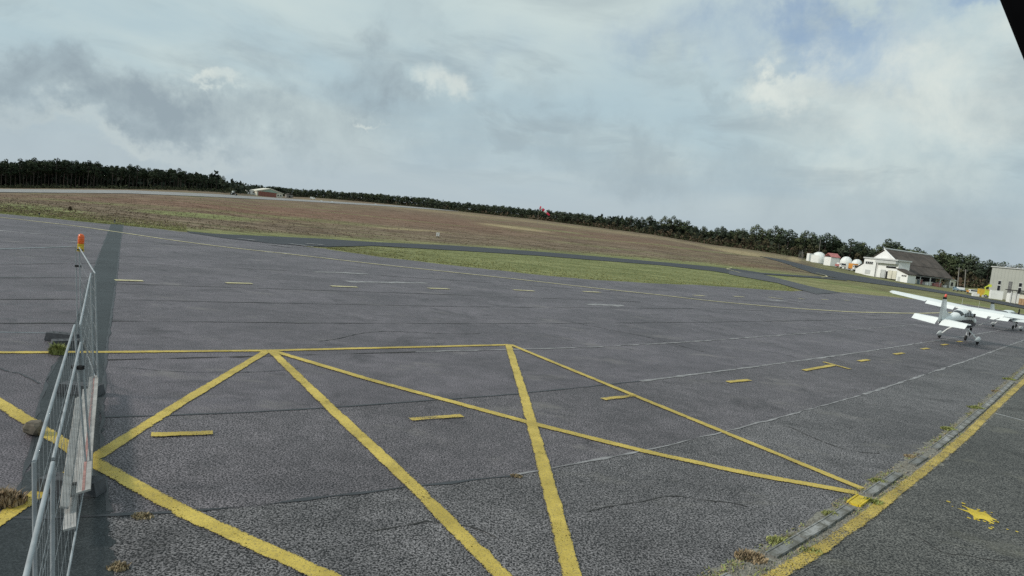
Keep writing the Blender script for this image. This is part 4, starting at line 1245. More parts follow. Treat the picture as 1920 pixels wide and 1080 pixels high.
# open lean-to front: posts, back wall, side wall
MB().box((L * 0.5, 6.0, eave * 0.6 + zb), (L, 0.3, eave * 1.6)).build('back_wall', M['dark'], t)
for i in range(5):
    MB().box((L * (0.02 + 0.24 * i), -0.3, eave / 2 - 0.35), (0.25, 0.25, eave - 0.1)).build('post', M['grey_panel'] if i % 2 else M['white'], t)
MB().box((L * 0.5, -0.45, eave - 0.55), (L, 0.2, 0.35)).build('eave_beam', M['steel'], t)
MB().box((L * 0.09, 0.9, eave * 0.38), (L * 0.15, 0.2, eave * 0.80)).build('sliding_door', worn('dark_green_door', (0.03, 0.05, 0.045), 0.6), t)
hangar_a, hangar_hd, hangar_k, hangar_L, hangar_eave = a, hd, k, L, eave
# white front block left of the gable
a = on_ground(1617, 292, 512); b = on_ground(1678, 277, 524)
hd2 = math.atan2(b[1] - a[1], b[0] - a[0]); L2 = float(np.hypot(*(b - a)[:2])); k2 = px_m((a + b) / 2)
t = thing('workshop', 'flat roofed white workshop block in front of the hangar gable', 'building', a + np.array([0, 0, -0.4]), hd2)
hw_ = 36.0 / k2
MB().box((L2 * 0.19, 2.5, hw_ * 0.47), (L2 * 0.38, 5.0, hw_ * 0.94)).build('wall', M['white'], t)
MB().box((L2 * 0.69, 2.8, hw_ * 0.465), (L2 * 0.62, 4.4, hw_ * 0.93)).build('wall', M['white'], t)
MB().box((L2 * 0.5 + 0.2, 2.4, hw_ * 0.93 + 0.2), (L2 + 0.8, 5.6, 0.5)).build('parapet', M['grey_panel'], t)
MB().box((L2 * 0.70, -0.10, hw_ * 0.82), (L2 * 0.6, 1.2, hw_ * 0.14)).build('canopy', M['grey_panel'], t)
for i in range(4):
    f = MB().box((L2 * (0.085 + 0.06 * i), -0.05, hw_ * 0.70), (L2 * 0.05, 0.14, hw_ * 0.14)).build('window', M['grey_panel'], t)
    MB().box((L2 * (0.085 + 0.06 * i), -0.14, hw_ * 0.70), (L2 * 0.038, 0.05, hw_ * 0.115)).build('pane', M['glass'], f)
MB().box((L2 * 0.80, 0.52, hw_ * 0.58), (L2 * 0.28, 0.1, hw_ * 0.09)).build('window', M['glass'], t)
for i, (x, c_) in enumerate(((0.47, 'white'), (0.60, 'grey_panel'), (0.80, 'cream'), (0.93, 'cream'))):
    MB().box((L2 * x, 0.45, hw_ * 0.21), (L2 * 0.115, 0.15, hw_ * 0.42)).build('door', M[c_], t)
MB().box((L2 * 0.70, 0.5, hw_ * 0.18), (L2 * 0.05, 0.08, hw_ * 0.36)).build('doorway', M['dark'], t)
MB().box((L2 * 0.16, -0.06, hw_ * 0.22), (L2 * 0.16, 0.12, hw_ * 0.22)).build('shutter', M['grey_panel'], t)
MB().tube((L2 * 0.40, -0.12, 0.1), (L2 * 0.40, -0.12, hw_ * 0.9), 0.1, n=6).build('downpipe', M['steel'], t)
# small white lean-to with sloping roof between block and hangar
a = on_ground(1681, 276, 526); b = on_ground(1702, 273, 530)
hd3 = math.atan2(b[1] - a[1], b[0] - a[0]); L3 = float(np.hypot(*(b - a)[:2])); k3 = px_m(a)
t = thing('outhouse', 'small white outhouse with slanting roof at the hangar corner', 'building', a + np.array([0, 0, -0.4]), hd3)
e3 = 17.5 / k3
MB().prism([(0, 0), (L3, 0), (L3, e3 * 0.9), (0.4, e3 * 1.35), (0, e3 * 1.35)], -0.4, 3.4, 'Y').build('wall', M['white'], t)
MB().prism([(-0.2, e3 * 1.37), (L3 + 0.35, e3 * 0.88), (L3 + 0.35, e3 * 0.97), (-0.2, e3 * 1.46)], -0.8, 3.5, 'Y').build('roof', M['brown_roof'], t)
for i in range(3):
    MB().box((L3 * (0.52 + 0.15 * i), -0.43, e3 * 0.74), (L3 * 0.10, 0.08, e3 * 0.15)).build('window', M['glass'], t)
MB().box((L3 * 0.25, -0.43, e3 * 0.30), (L3 * 0.2, 0.08, e3 * 0.58)).build('door', M['grey_panel'], t)

# --- grey building at the right edge
a = on_ground(1851, 196, 556); b = on_ground(1965, 186, 584)
hd4 = math.atan2(b[1] - a[1], b[0] - a[0]); L4 = float(np.hypot(*(b - a)[:2])); k4 = px_m(a)
t = thing('grey_building', 'tall grey clad building with narrow windows at the right edge', 'building', a + np.array([0, 0, -0.4]), hd4)
h4 = 59.0 / k4
MB().box((L4 / 2, 6.0, h4 / 2), (L4, 11.8, h4)).build('wall', M['grey_clad'], t)
wall_panels(t, 0.02, L4 - 0.02, 0.05, h4 - 0.05, 0.06, 17, M['grey_clad'])
MB().box((L4 / 2, 0.0, h4 + 0.1), (L4 + 0.2, 0.5, 0.22)).build('coping', M['grey_panel'], t)
MB().box((0.0, 6, h4 + 0.1), (0.4, 12, 0.2)).build('coping', M['grey_panel'], t)
for zz_ in (0.65, 1.0):
    MB().tube((0.6, 0.6, h4 + zz_ - 0.2), (L4, 0.6, h4 + zz_ - 0.2), 0.045, n=6).build('guard_rail', M['galv'], t)
for i in range(9):
    MB().tube((0.7 + i * (L4 - 1) / 8, 0.6, h4), (0.7 + i * (L4 - 1) / 8, 0.6, h4 + 0.85), 0.045, n=6).build('rail_post', M['galv'], t)
for (u_, split) in ((1872, True), (1892, False), (1911, True)):
    x = L4 * (u_ - 1852) / 113.0
    f = MB().box((x, -0.0, h4 * 0.39), (L4 * 0.058, 0.16, h4 * 0.42)).build('window', M['grey_panel'] if split else M['steel'], t)
    if split:
        MB().box((x, -0.09, h4 * 0.53), (L4 * 0.046, 0.06, h4 * 0.11)).build('pane', M['glass'], f)
        MB().box((x, -0.09, h4 * 0.32), (L4 * 0.046, 0.06, h4 * 0.24)).build('pane', M['glass'], f)
    else:
        for j in range(5):
            MB().box((x, -0.09, h4 * (0.235 + 0.077 * j)), (L4 * 0.046, 0.06, h4 * 0.062)).build('louvre', M['steel'], f)

# --- domes
for (u_, v_, wpx, hpx, r_, lb) in ((1534, 491, 26, 16, 345, 'largest white fabric dome at the left of the white compound'),
                                   (1585.5, 498.5, 21, 15, 340, 'middle white fabric dome behind the orange lorry'),
                                   (1605.5, 502, 18, 13.5, 338, 'right white fabric dome next to the workshop block')):
    p = on_ground(u_, r_, v_); q = at(u_, v_ - 18, r_)
    k_ = px_m(p)
    top = at(u_, {1534: 472.3, 1585.5: 481, 1605.5: 486}[u_], r_)[2]
    t = thing('dome', lb, 'dome', (p[0], p[1], p[2] - 0.3), 0.3)
    R_ = wpx / k_ / 2; Hd = top - p[2] + 0.3
    base_h = max(0.4, Hd - R_ * 1.15)
    prof = [(R_ * 1.0, 0), (R_ * 1.0, base_h)] + [(R_ * math.cos(q_), base_h + (Hd - base_h) * math.sin(q_)) for q_ in np.linspace(0.12, 1.45, 9)]
    MB().lathe(prof, 24).build('shell', M['tent'], t, True)
    MB().lathe([(R_ * 1.02, 0.0), (R_ * 1.03, 0.5), (R_ * 1.0, 0.55)], 24).build('base_ring', M['grey_panel'], t)
    for i in range(8):
        an = i * math.pi / 4
        MB().path([(R_ * 1.008 * math.cos(q_) * math.cos(an), R_ * 1.008 * math.cos(q_) * math.sin(an), base_h + (Hd - base_h) * 1.006 * math.sin(q_)) for q_ in np.linspace(0.0, 1.45, 7)], 0.07, 4).build('rib', M['tent'], t)

# --- white compound
def container(label, u_, v_, r_, wpx, hpx, mat, dpt=2.6, roof=None, cat='container', ribs=True):
    p = on_ground(u_, r_, v_); k_ = px_m(p)
    hd_ = math.atan2(*(on_ground(u_ + 8, r_ - 3, v_) - p)[1::-1])
    t = thing('container', label, cat, (p[0], p[1], p[2] - 0.15), hd_)
    w_, h_ = wpx / k_, hpx / k_
    MB().box((w_ / 2, dpt / 2, h_ / 2), (w_, dpt, h_)).build('body', M[mat], t)
    for x in (0.05, w_ - 0.05):
        MB().box((x, -0.02, h_ / 2), (0.14, 0.12, h_ + 0.04)).build('corner_post', M[mat], t)
    if ribs:
        nr = max(4, int(w_ / 0.6))
        me = MB().box((0, 0, h_ / 2), (0.16, 0.07, h_ * 0.92)).mesh('rib', M[mat])
        for i in range(1, nr):
            obj('rib', me, t, (w_ * i / nr, -0.02, 0))
    if roof:
        MB().prism([(-0.2, h_), (w_ / 2, h_ + 1.6), (w_ + 0.2, h_), (w_ + 0.2, h_ + 0.15), (w_ / 2, h_ + 1.8), (-0.2, h_ + 0.15)], -0.2, dpt + 0.2, 'Y').build('roof', M[roof], t)
    else:
        MB().box((w_ / 2, dpt / 2, h_ + 0.05), (w_ + 0.06, dpt + 0.06, 0.1)).build('lid', M[mat], t)
    return t
container('white container at the left end of the dome compound', 1511, 493.5, 344, 8, 14, 'white', 4)
container('white cabin under the red roof beside the largest dome', 1543, 503, 330, 23, 16, 'white', 4, 'pink')
container('white store box tight against the workshop block', 1608, 509, 325, 9, 15, 'white', 3)
container('white box container in front of the grey building wall', 1854, 559.5, 184, 11, 16, 'white', 2.2)
container('long white box container below the narrow windows', 1886, 567, 176, 22, 17, 'white', 2.4)
container('yellow box unit beside the lime machine', 1832, 553.5, 192, 13, 14.5, 'plant_yellow', 2.2)
container('low white crate in front of the yellow unit', 1822, 555, 190, 9, 5.5, 'white', 1.2, ribs=False, cat='crate')
container('tiny grey crate beside the lime machine', 1841, 557.5, 188, 8, 4, 'grey_panel', 1.0, ribs=False, cat='crate')

# picket gate in front of the big dome
p = on_ground(1519, 338, 499); k_ = px_m(p); hd_ = math.atan2(*(on_ground(1527, 335, 499) - p)[1::-1])
t = thing('picket_fence', 'white picket fence in front of the largest dome', 'fence', (p[0], p[1], p[2] - 0.1), hd_)
wl = 24 / k_
me = MB().box((0, 0, 1.6), (0.42, 0.08, 3.3)).mesh('picket', M['white'])
for i in range(13):
    obj('picket', me, t, (wl * i / 12, 0, 0))
for z in (0.5, 2.7):
    MB().box((wl / 2, 0.08, z), (wl, 0.08, 0.25)).build('rail', M['grey_panel'], t)
# mesh fence left of the compound
p = on_ground(1496, 350, 491); hd_ = math.atan2(*(on_ground(1504, 347, 492) - p)[1::-1]); k_ = px_m(p)
t = thing('chain_fence', 'dark chain fence posts left of the white dome compound', 'fence', (p[0], p[1], p[2] - 0.1), hd_)
for i in range(5):
    MB().tube((i * 0.95, 0, 0), (i * 0.95, 0, 3.6), 0.06, n=6).build('post', M['steel'], t)
for z in (0.4, 1.4, 2.4, 3.4):
    MB().tube((0, 0, z), (3.8, 0, z), 0.03, n=5).build('wire', M['steel'], t)

def pole(label, ub, vb, ut, vt, r_, rad, mat, arm=False, name='utility_pole', cat='pole'):
    p = on_ground(ub, r_, vb); q = at(ut, vt, r_)
    t = thing(name, label, cat, (p[0], p[1], p[2] - 0.2))
    top = Vector(q - p) + Vector((0, 0, 0.2))
    MB().tube((0, 0, 0), top, rad, rad * 0.7, 8).build('shaft', M[mat], t, True)
    if arm:
        MB().box(top - Vector((0, 0, 0.5)), (1.6, 0.12, 0.12)).build('crossarm', M[mat], t)
        for x in (-0.7, 0.7):
            MB().lathe([(0.05, 0), (0.08, 0.08), (0.04, 0.2)], 8, tuple(top + Vector((x, 0, -0.44)))).build('insulator', M['steel'], t)
    else:
        MB().lathe([(rad * 0.8, 0), (rad * 0.85, 0.15), (rad * 0.3, 0.3)], 8, tuple(top)).build('cap', M[mat], t)
pole('grey timber pole, left of two before the dark trees', 1795, 543, 1798.5, 501, 262, 0.17, 'timber', True)
pole('grey timber pole, right of two before the dark trees', 1808, 545, 1811, 505, 258, 0.17, 'timber', True)
pole('thin slanting mast rising behind the largest dome', 1533, 492, 1538.5, 451, 352, 0.14, 'timber', False, 'mast', 'mast')
pole('short pale post left of the white dome compound', 1503, 492, 1504.5, 470, 346, 0.16, 'timber', False, 'post', 'post')

# lorries and plant
def wheel_part(par, x, y, r_, wd=0.28):
    w_ = MB().lathe([(r_ * 0.55, -wd / 2), (r_ * 0.9, -wd / 2), (r_, -wd * 0.3), (r_, wd * 0.3), (r_ * 0.9, wd / 2), (r_ * 0.55, wd / 2)], 14, (x, y, r_), 'Y').build('wheel', M['rubber'], par, True)
    MB().lathe([(r_ * 0.5, -wd / 2 - 0.02), (r_ * 0.5, wd / 2 + 0.02)], 10, (x, y, r_), 'Y').build('rim', M['grey_panel'], w_)
def lorry(label, u_, v_, r_, lpx, hpx, cab, box_, flip=False, kind='box'):
    p = on_ground(u_, r_, v_); k_ = px_m(p)
    hd_ = math.atan2(*(on_ground(u_ + 8, r_ - 3, v_) - p)[1::-1])
    t = thing('lorry', label, 'lorry', p, hd_)
    Lg, h_ = lpx / k_, hpx / k_
    wd = 2.3
    def X(f): return (1 - f) * Lg if flip else f * Lg
    MB().box((Lg / 2, wd / 2, h_ * 0.24), (Lg * 0.98, wd * 0.8, h_ * 0.08)).build('chassis', M['steel'], t)
    prof = [(X(0.0), h_ * 0.2), (X(0.27), h_ * 0.2), (X(0.27), h_ * 0.80), (X(0.06), h_ * 0.80), (X(0.0), h_ * 0.5)]
    cb = MB().prism(prof, 0.0, wd, 'Y').build('cab', M[cab], t)
    MB().prism([(X(0.07), h_ * 0.5), (X(0.20), h_ * 0.5), (X(0.20), h_ * 0.73), (X(0.085), h_ * 0.73)], -0.03, -0.002, 'Y').build('side_window', M['glass'], cb)
    MB().prism([(X(0.003) + (0.02 if flip else -0.02), h_ * 0.52), (X(0.055) + (0.02 if flip else -0.02), h_ * 0.77), (X(0.065), h_ * 0.77), (X(0.015), h_ * 0.52)], 0.15, wd - 0.15, 'Y').build('windscreen', M['glass'], cb)
    if kind == 'box':
        MB().box(((X(0.30) + X(1.0)) / 2, wd / 2, h_ * 0.64), (Lg * 0.70, wd, h_ * 0.68)).build('load_box', M[box_], t)
    elif kind == 'flat':
        MB().box(((X(0.30) + X(1.0)) / 2, wd / 2, h_ * 0.34), (Lg * 0.70, wd, h_ * 0.10)).build('deck', M[box_], t)
        MB().box(((X(0.30) + X(1.0)) / 2, 0.05, h_ * 0.5), (Lg * 0.70, 0.1, h_ * 0.22)).build('drop_side', M[box_], t)
        MB().box(((X(0.45) + X(0.9)) / 2, wd / 2, h_ * 0.62), (Lg * 0.4, wd * 0.7, h_ * 0.4)).build('load', M['white'], t)
    for f in (0.13, 0.72, 0.88):
        for y in (0.1, wd - 0.1):
            wheel_part(t, X(f), y, min(0.5, h_ * 0.16))
    return t
lorry('white lorry with red lower side in the dome compound', 1564, 507.5, 318, 21, 12, 'white', 'pink', True, 'flat')
lorry('orange box lorry with white cab left of the workshop', 1589, 510, 316, 21, 14, 'white', 'orange', True)
lorry('pale blue low vehicle parked right of the open lean-to', 1785, 549.5, 240, 24, 10, 'blue', 'blue', False, 'flat')
lorry('orange and white lorry behind the yellow unit', 1811, 550.5, 215, 20, 10, 'white', 'orange', True, 'flat')

def digger():
    p = on_ground(1846.5, 187, 559.5); k_ = px_m(p)
    t = thing('lime_machine', 'lime yellow lifting machine between yellow unit and white container', 'machine', p, -0.4)
    MB().box((0.5, 0.5, 0.55), (1.3, 0.9, 0.5)).build('base', M['lime'], t)
    MB().box((0.35, 0.5, 1.15), (0.7, 0.8, 0.8)).build('engine_cover', M['lime'], t)
    MB().path([(0.2, 0.5, 1.2), (-0.2, 0.5, 2.2), (0.5, 0.5, 2.75)], 0.14, 6).build('boom', M['lime'], t)
    MB().box((0.7, 0.5, 2.7), (0.5, 0.7, 0.6)).build('basket', M['lime'], t)
    for x in (0.1, 0.95):
        for y in (0.05, 0.95): wheel_part(t, x, y, 0.32, 0.22)
digger()

# open shed at right edge
a = on_ground(1905, 168, 574); hd5 = hd4
t = thing('open_shed', 'low shed with dark roof and tan boards at the right edge', 'shed', (a[0], a[1], a[2] - 0.2), hd5)
MB().box((4.5, 2.0, 1.4), (8.6, 3.6, 2.5)).build('wall', M['cream'], t)
for i in range(14):
    MB().box((0.55 + i * 0.6, 0.14, 0.75), (0.54, 0.08, 1.3)).build('plank', worn('tan_board', (0.42, 0.27, 0.15), 0.8) if i == 0 else bpy.data.materials['tan_board'], t)
MB().prism([(-2.2, 2.75), (9.0, 3.0), (9.0, 3.25), (-2.2, 2.9)], -0.8, 4.2, 'Y').build('roof', M['black'], t)
for x in (-1.0, 0.05):
    MB().box((x, -0.4, 1.35), (0.18, 0.18, 2.75)).build('post', M['grey_panel'], t)

# things stored under the lean-to
ca, sa = math.cos(hangar_hd), math.sin(hangar_hd)
def in_front(x, y, z=0.0):
    px_, py_ = hangar_a[0] + ca * x - sa * y, hangar_a[1] + sa * x + ca * y
    return (px_, py_, float(g(px_, py_)) + z)
store = [(0.19, 1.0, 'cream', (2.4, 1.4, 1.5), 'cream crate stack first from the dark door'), (0.255, 0.4, 'blue', (0.9, 0.9, 1.5), 'blue drum crate beside the first lean-to post'),
         (0.33, 1.4, 'pink', (2.0, 1.4, 1.7), 'faded red crate under the lean-to'), (0.43, 0.2, 'white', (2.2, 1.4, 1.0), 'white crate at the middle of the lean-to'),
         (0.54, 0.9, 'cream', (2.4, 1.6, 1.3), 'cream crate right of the middle post'), (0.65, 0.0, 'pink', (2.6, 1.4, 1.2), 'pink tarpaulin covered pile under the lean-to'),
         (0.76, 0.6, 'red', (1.8, 1.2, 1.6), 'red crate near the right end of the lean-to'), (0.86, -0.2, 'white', (1.4, 1.0, 0.8), 'low white crate at the right lean-to end')]
for f, y, mt, sz_, lb in store:
    p = in_front(hangar_L * f, y)
    t = thing('crate', lb, 'crate', p, hangar_hd + random.uniform(-0.2, 0.2), 'goods stored under the lean-to')
    MB().box((0, 0, sz_[2] / 2), sz_).build('body', M[mt], t)
    MB().box((0, 0, sz_[2] + 0.04), (sz_[0] + 0.1, sz_[1] + 0.1, 0.08)).build('lid', M['grey_panel'] if mt != 'white' else M['white'], t)
    for x in (-0.3, 0.3):
        MB().box((x * sz_[0], -sz_[1] / 2 - 0.03, sz_[2] / 2), (0.12, 0.06, sz_[2] * 0.95)).build('batten', M['timber'], t)
# small cream kiosk at the right end of the lean-to
p = in_front(hangar_L * 0.985, -0.5)
t = thing('kiosk', 'cream kiosk with dark arch at the right end of the hangar', 'kiosk', p, hangar_hd)
MB().box((1.3, 1.2, 1.5), (2.8, 2.2, 3.4)).build('wall', M['cream'], t)
MB().prism([(-0.3, 3.2), (2.9, 2.7), (2.9, 2.9), (-0.3, 3.4)], -0.2, 2.6, 'Y').build('roof', M['grey_panel'], t)
MB().prism([(0.4, 0.8), (1.4, 0.8), (1.4, 1.9), (1.15, 2.2), (0.65, 2.2), (0.4, 1.9)], 0.02, 0.09, 'Y').build('opening', M['dark'], t)

# ------------------------------------------------------------------ things in the field
p = G(1007.5, 423); r_ = math.hypot(p[0], p[1])
q = at(1011, 389, r_)
t = thing('windsock', 'red and white windsock drooping from a thin pole in the field', 'windsock', p)
top = Vector(q - p)
k_ = px_m(p)
MB().tube((0, 0, 0), top, 0.06, 0.045, 8).build('pole', M['timber'], t, True)
end = at(1029.5, 403.5, r_) - p
ctl = top + Vector((4.2 / k_, 0, -0.5 / k_))
def bez(s_): return top * (1 - s_) ** 2 + ctl * (2 * s_ * (1 - s_)) + Vector(end) * s_ ** 2
MB().lathe([(0.62, -0.06), (0.66, 0), (0.62, 0.06)], 14, tuple(top + Vector((0.35, 0, -0.1))), 'X').build('hoop', M['steel'], t)
for i in range(5):
    s0, s1 = i / 5, (i + 1) / 5 - 0.005
    pts = [bez(s0 + (s1 - s0) * j / 4) + Vector((0.3, 0, -0.1)) for j in range(5)]
    rs = [1.0 - 0.55 * (s0 + (s1 - s0) * j / 4) + 0.04 * math.sin(9 * i + 3 * j) for j in range(5)]
    MB().path(pts, rs, 12).build('band', M['sock_red'] if i % 2 == 0 else M['sock_white'], t, 'all')

p = G(820.5, 445)
t = thing('marker_board', 'pair of small white marker boards standing in the field', 'marker', p, 0.1)
k_ = px_m(p)
for x in (-1.7 / k_, 1.7 / k_):
    b_ = MB().box((x, 0, 5.6 / k_), (2.2 / k_, 0.08, 7.0 / k_)).build('board', M['white'], t)
    MB().tube((x, 0, 0), (x, 0, 2.4 / k_), 0.06, n=6).build('leg', M['steel'], t)
MB().box((0, 0.08, 5.6 / k_), (5.2 / k_, 0.06, 0.12)).build('rail', M['steel'], t)

def shrub(u_, v_, hpx, wpx, mat, label, seed=1):
    p = G(u_, v_); k_ = px_m(p); rd = random.Random(seed)
    t = thing('shrub', label, 'shrub', p)
    h_, w_ = hpx / k_, wpx / k_
    fo = MB()
    for i in range(260):
        a_ = rd.uniform(0, 6.28); z = rd.random() ** 0.9 * h_; rr = rd.random() ** 0.5 * w_ / 2 * math.sqrt(max(0.02, 1 - (z / h_) ** 2)) * rd.uniform(0.7, 1.1)
        x, y = rr * math.cos(a_), rr * math.sin(a_)
        s_ = rd.uniform(0.05, 0.12) * h_
        ax = Vector((rd.gauss(0, 1), rd.gauss(0, 1), rd.gauss(0, 1))).normalized(); bx_ = ax.orthogonal().normalized()
        c_ = Vector((x, y, z))
        fo.add([c_ - ax * s_, c_ + bx_ * s_, c_ + ax * s_, c_ - bx_ * s_], [(0, 1, 2, 3)])
    fo.build('foliage', M[mat], t, fix=False)
    st = MB()
    for i in range(6):
        st.tube((0, 0, 0), (rd.uniform(-1, 1) * w_ * 0.3, rd.uniform(-1, 1) * w_ * 0.3, h_ * 0.8), 0.03, 0.01, 5)
    for i in range(1): st.build('stems', M['bark'], t)
shrub(131, 395, 8, 9, 'rust_brush', 'small russet bush in the grass at the left')
shrub(822, 445.5, 2.5, 9, 'heath', 'low tuft at the foot of the marker boards', 2)

def stake(u_, v_, hpx, label):
    p = G(u_, v_); k_ = px_m(p)
    t = thing('edge_marker', label, 'marker', p, 0, 'small stakes along the apron edge')
    MB().tube((0, 0, 0), (0, 0, hpx / k_), 0.07, 0.05, 8).build('stake', M['steel'], t)
    MB().lathe([(0.10, hpx / k_ - 0.02), (0.11, hpx / k_ + 0.06), (0.05, hpx / k_ + 0.12)], 10).build('cap', M['black'], t)
stake(215, 418, 4.5, 'small dark stake where the dark patch meets the grass')
stake(73.5, 404, 3, 'small dark stake on the grass edge at far left')
def white_marker(u_, v_, label):
    p = G(u_, v_); k_ = px_m(p)
    t = thing('runway_marker', label, 'marker', p, 0.2, 'white markers beside the runway')
    w_ = 3.6 / k_
    MB().prism([(-w_ / 2, 0), (w_ / 2, 0), (w_ * 0.38, 2.4 / k_), (-w_ * 0.38, 2.4 / k_)], -0.3, 0.3, 'Y').build('board', M['white'], t)
    MB().box((0, 0, 0.06), (w_ * 1.1, 0.8, 0.12)).build('base', M['concrete'], t)
white_marker(602.5, 378, 'white runway marker nearest the white van')
white_marker(622.5, 379.5, 'second white runway marker right of the white van')
white_marker(704, 384.2, 'white runway marker farthest right along the runway')

def van(u_, v_, lpx, label, body, tank=False):
    p = G(u_, v_); k_ = px_m(p)
    Lg = lpx / k_; h_ = Lg * 0.48
    t = thing('van' if not tank else 'tractor', label, 'van' if not tank else 'tractor', p, 0.15)
    wd = Lg * 0.42
    if not tank:
        MB().prism([(-Lg / 2, h_ * 0.2), (Lg / 2, h_ * 0.2), (Lg / 2, h_ * 0.5), (Lg * 0.36, h_ * 0.58), (Lg * 0.25, h_), (-Lg / 2, h_)], 0, wd, 'Y').build('body', M[body], t)
        MB().prism([(Lg * 0.12, h_ * 0.6), (Lg * 0.31, h_ * 0.6), (Lg * 0.23, h_ * 0.92), (Lg * 0.12, h_ * 0.92)], -0.03, -0.002, 'Y').build('side_window', M['glass'], t)
        for x in (-0.3, 0.3):
            for y in (0.05, wd - 0.05): wheel_part(t, x * Lg, y, h_ * 0.17, 0.25)
    else:
        MB().box((0, wd / 2, h_ * 0.45), (Lg, wd, h_ * 0.4)).build('chassis', M['black'], t)
        MB().box((-Lg * 0.05, wd / 2, h_ * 1.0), (Lg * 0.36, wd * 0.9, h_ * 0.75)).build('cab', M['glass'], t)
        MB().box((-Lg * 0.05, wd / 2, h_ * 1.40), (Lg * 0.4, wd * 0.95, h_ * 0.08)).build('cab_roof', M['white'], t)
        MB().lathe([(h_ * 0.1, -wd * 0.4), (h_ * 0.3, -wd * 0.35), (h_ * 0.3, wd * 0.35), (h_ * 0.1, wd * 0.4)], 12, (-Lg * 0.12, wd * 0.1, h_ * 1.05), 'Y').build('spray_tank', M['white'], t)
        for x, r__ in ((-0.28, 0.42), (0.32, 0.3)):
            for y in (-0.05, wd + 0.05): wheel_part(t, x * Lg, y, h_ * r__, 0.4)
van(437.5, 366, 11.5, 'dark tractor with a white tank standing on the runway edge', 'black', True)
van(586, 374, 9.5, 'small white van on the far side of the runway', 'white')

# ------------------------------------------------------------------ trees
def tree_meshes(kind, seed):
    """unit height tree: trunk with limbs, crown of many small leaf faces in uneven lobes"""
    rd = random.Random(seed)
    tr = MB()
    bx_, by_ = rd.uniform(-0.04, 0.04), rd.uniform(-0.04, 0.04)
    pts = [(0, 0, -0.03), (bx_ * 0.3, by_ * 0.3, 0.3), (bx_, by_, 0.62), (bx_ * 1.2, by_ * 1.2, 0.9)]
    tr.path(pts, [0.016, 0.013, 0.010, 0.004], 5)
    lobes = []
    if kind == 'pine':
        c0 = rd.uniform(0.50, 0.62)
        for i in range(rd.randint(8, 12)):
            z = rd.uniform(c0, 0.90); a = rd.uniform(0, 6.28)
            env = 0.17 * math.sin(math.pi * min(1, (z - c0 + 0.10) / (1.12 - c0))) + 0.02
            r = env * rd.uniform(0.3, 1.0)
            lobes.append((r * math.cos(a), r * math.sin(a), z, rd.uniform(0.055, 0.095), 0.7))
        lobes.append((bx_, by_, 0.93, 0.075, 0.9))
    elif kind == 'round':
        for i in range(14):
            z = rd.uniform(0.42, 0.88); a = rd.uniform(0, 6.28)
            r = 0.20 * math.sin(math.pi * (z - 0.25) / 0.8) * rd.uniform(0.3, 1)
            lobes.append((r * math.cos(a), r * math.sin(a), z, rd.uniform(0.07, 0.11), 0.8))
        lobes.append((bx_, by_, 0.92, 0.08, 0.9))
    else:
        for i in range(15):
            z = rd.uniform(0.2, 0.88); a = rd.uniform(0, 6.28)
            r = 0.26 * math.sin(math.pi * min(1, (z + 0.05) / 1.02)) * rd.uniform(0.3, 1)
            lobes.append((r * math.cos(a), r * math.sin(a), z, rd.uniform(0.075, 0.12), 0.85))
    for (x, y, z, r, q) in lobes[:7]:
        f = max(0.25, z - 0.16)
        tr.path([(bx_ * f, by_ * f, f), (x * 0.6, y * 0.6, (z + f) / 2 + 0.01), (x, y, z)], [0.006, 0.004, 0.002], 4)
    cr = MB()
    for (x, y, z, r, q) in lobes:
        for i in range(60):
            d = Vector((rd.gauss(0, 1), rd.gauss(0, 1), rd.gauss(0, 1))).normalized()
            rr = r * rd.uniform(0.7, 1.06)
            c_ = Vector((x, y, z)) + Vector((d.x * rr, d.y * rr, d.z * rr * q))
            s_ = rd.uniform(0.012, 0.026)
            n_ = (d + Vector((rd.gauss(0, .6), rd.gauss(0, .6), rd.gauss(0, .6) + 0.3))).normalized()
            e1 = n_.orthogonal().normalized(); e2 = n_.cross(e1)
            an = rd.uniform(0, 6.28); e1, e2 = e1 * math.cos(an) + e2 * math.sin(an), e2 * math.cos(an) - e1 * math.sin(an)
            quad = [c_ - e1 * s_, c_ + e2 * s_ * 0.8, c_ + e1 * s_ * 1.1, c_ - e2 * s_ * 0.7]
            if (quad[1] - quad[0]).cross(quad[2] - quad[0]).dot(d) < 0: quad.reverse()
            cr.add(quad, [(0, 1, 2, 3)])
            nr = (d * 0.75 + Vector((c_.x - bx_, c_.y - by_, (c_.z - 0.6) * 0.8)).normalized() * 0.6 + Vector((rd.gauss(0, .18), rd.gauss(0, .18), rd.gauss(0, .18)))).normalized()
            NRM.setdefault(id(cr), []).extend([tuple(nr)] * 4)
    return tr, cr
NRM = {}
def crown_mesh(cr, mat):
    me = cr.mesh('crown', mat, fix=False)
    me.polygons.foreach_set('use_smooth', [True] * len(me.polygons))
    me.normals_split_custom_set_from_vertices(NRM[id(cr)])
    return me
VAR = {}
for kd, n_, mt in (('pine', 6, 'pine'), ('round', 4, 'pine_lit_haze'), ('broad', 4, 'broad')):
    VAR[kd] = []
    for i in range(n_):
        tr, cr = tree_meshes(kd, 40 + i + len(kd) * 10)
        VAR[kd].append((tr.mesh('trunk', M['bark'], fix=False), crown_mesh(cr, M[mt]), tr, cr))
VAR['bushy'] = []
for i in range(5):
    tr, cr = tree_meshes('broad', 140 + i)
    VAR['bushy'].append((tr.mesh('trunk', M['bark'], fix=False), crown_mesh(cr, M['pine_haze']), tr, cr))
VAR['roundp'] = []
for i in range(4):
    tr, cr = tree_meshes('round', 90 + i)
    VAR['roundp'].append((tr.mesh('trunk', M['bark'], fix=False), crown_mesh(cr, M['pine_haze']), tr, cr))
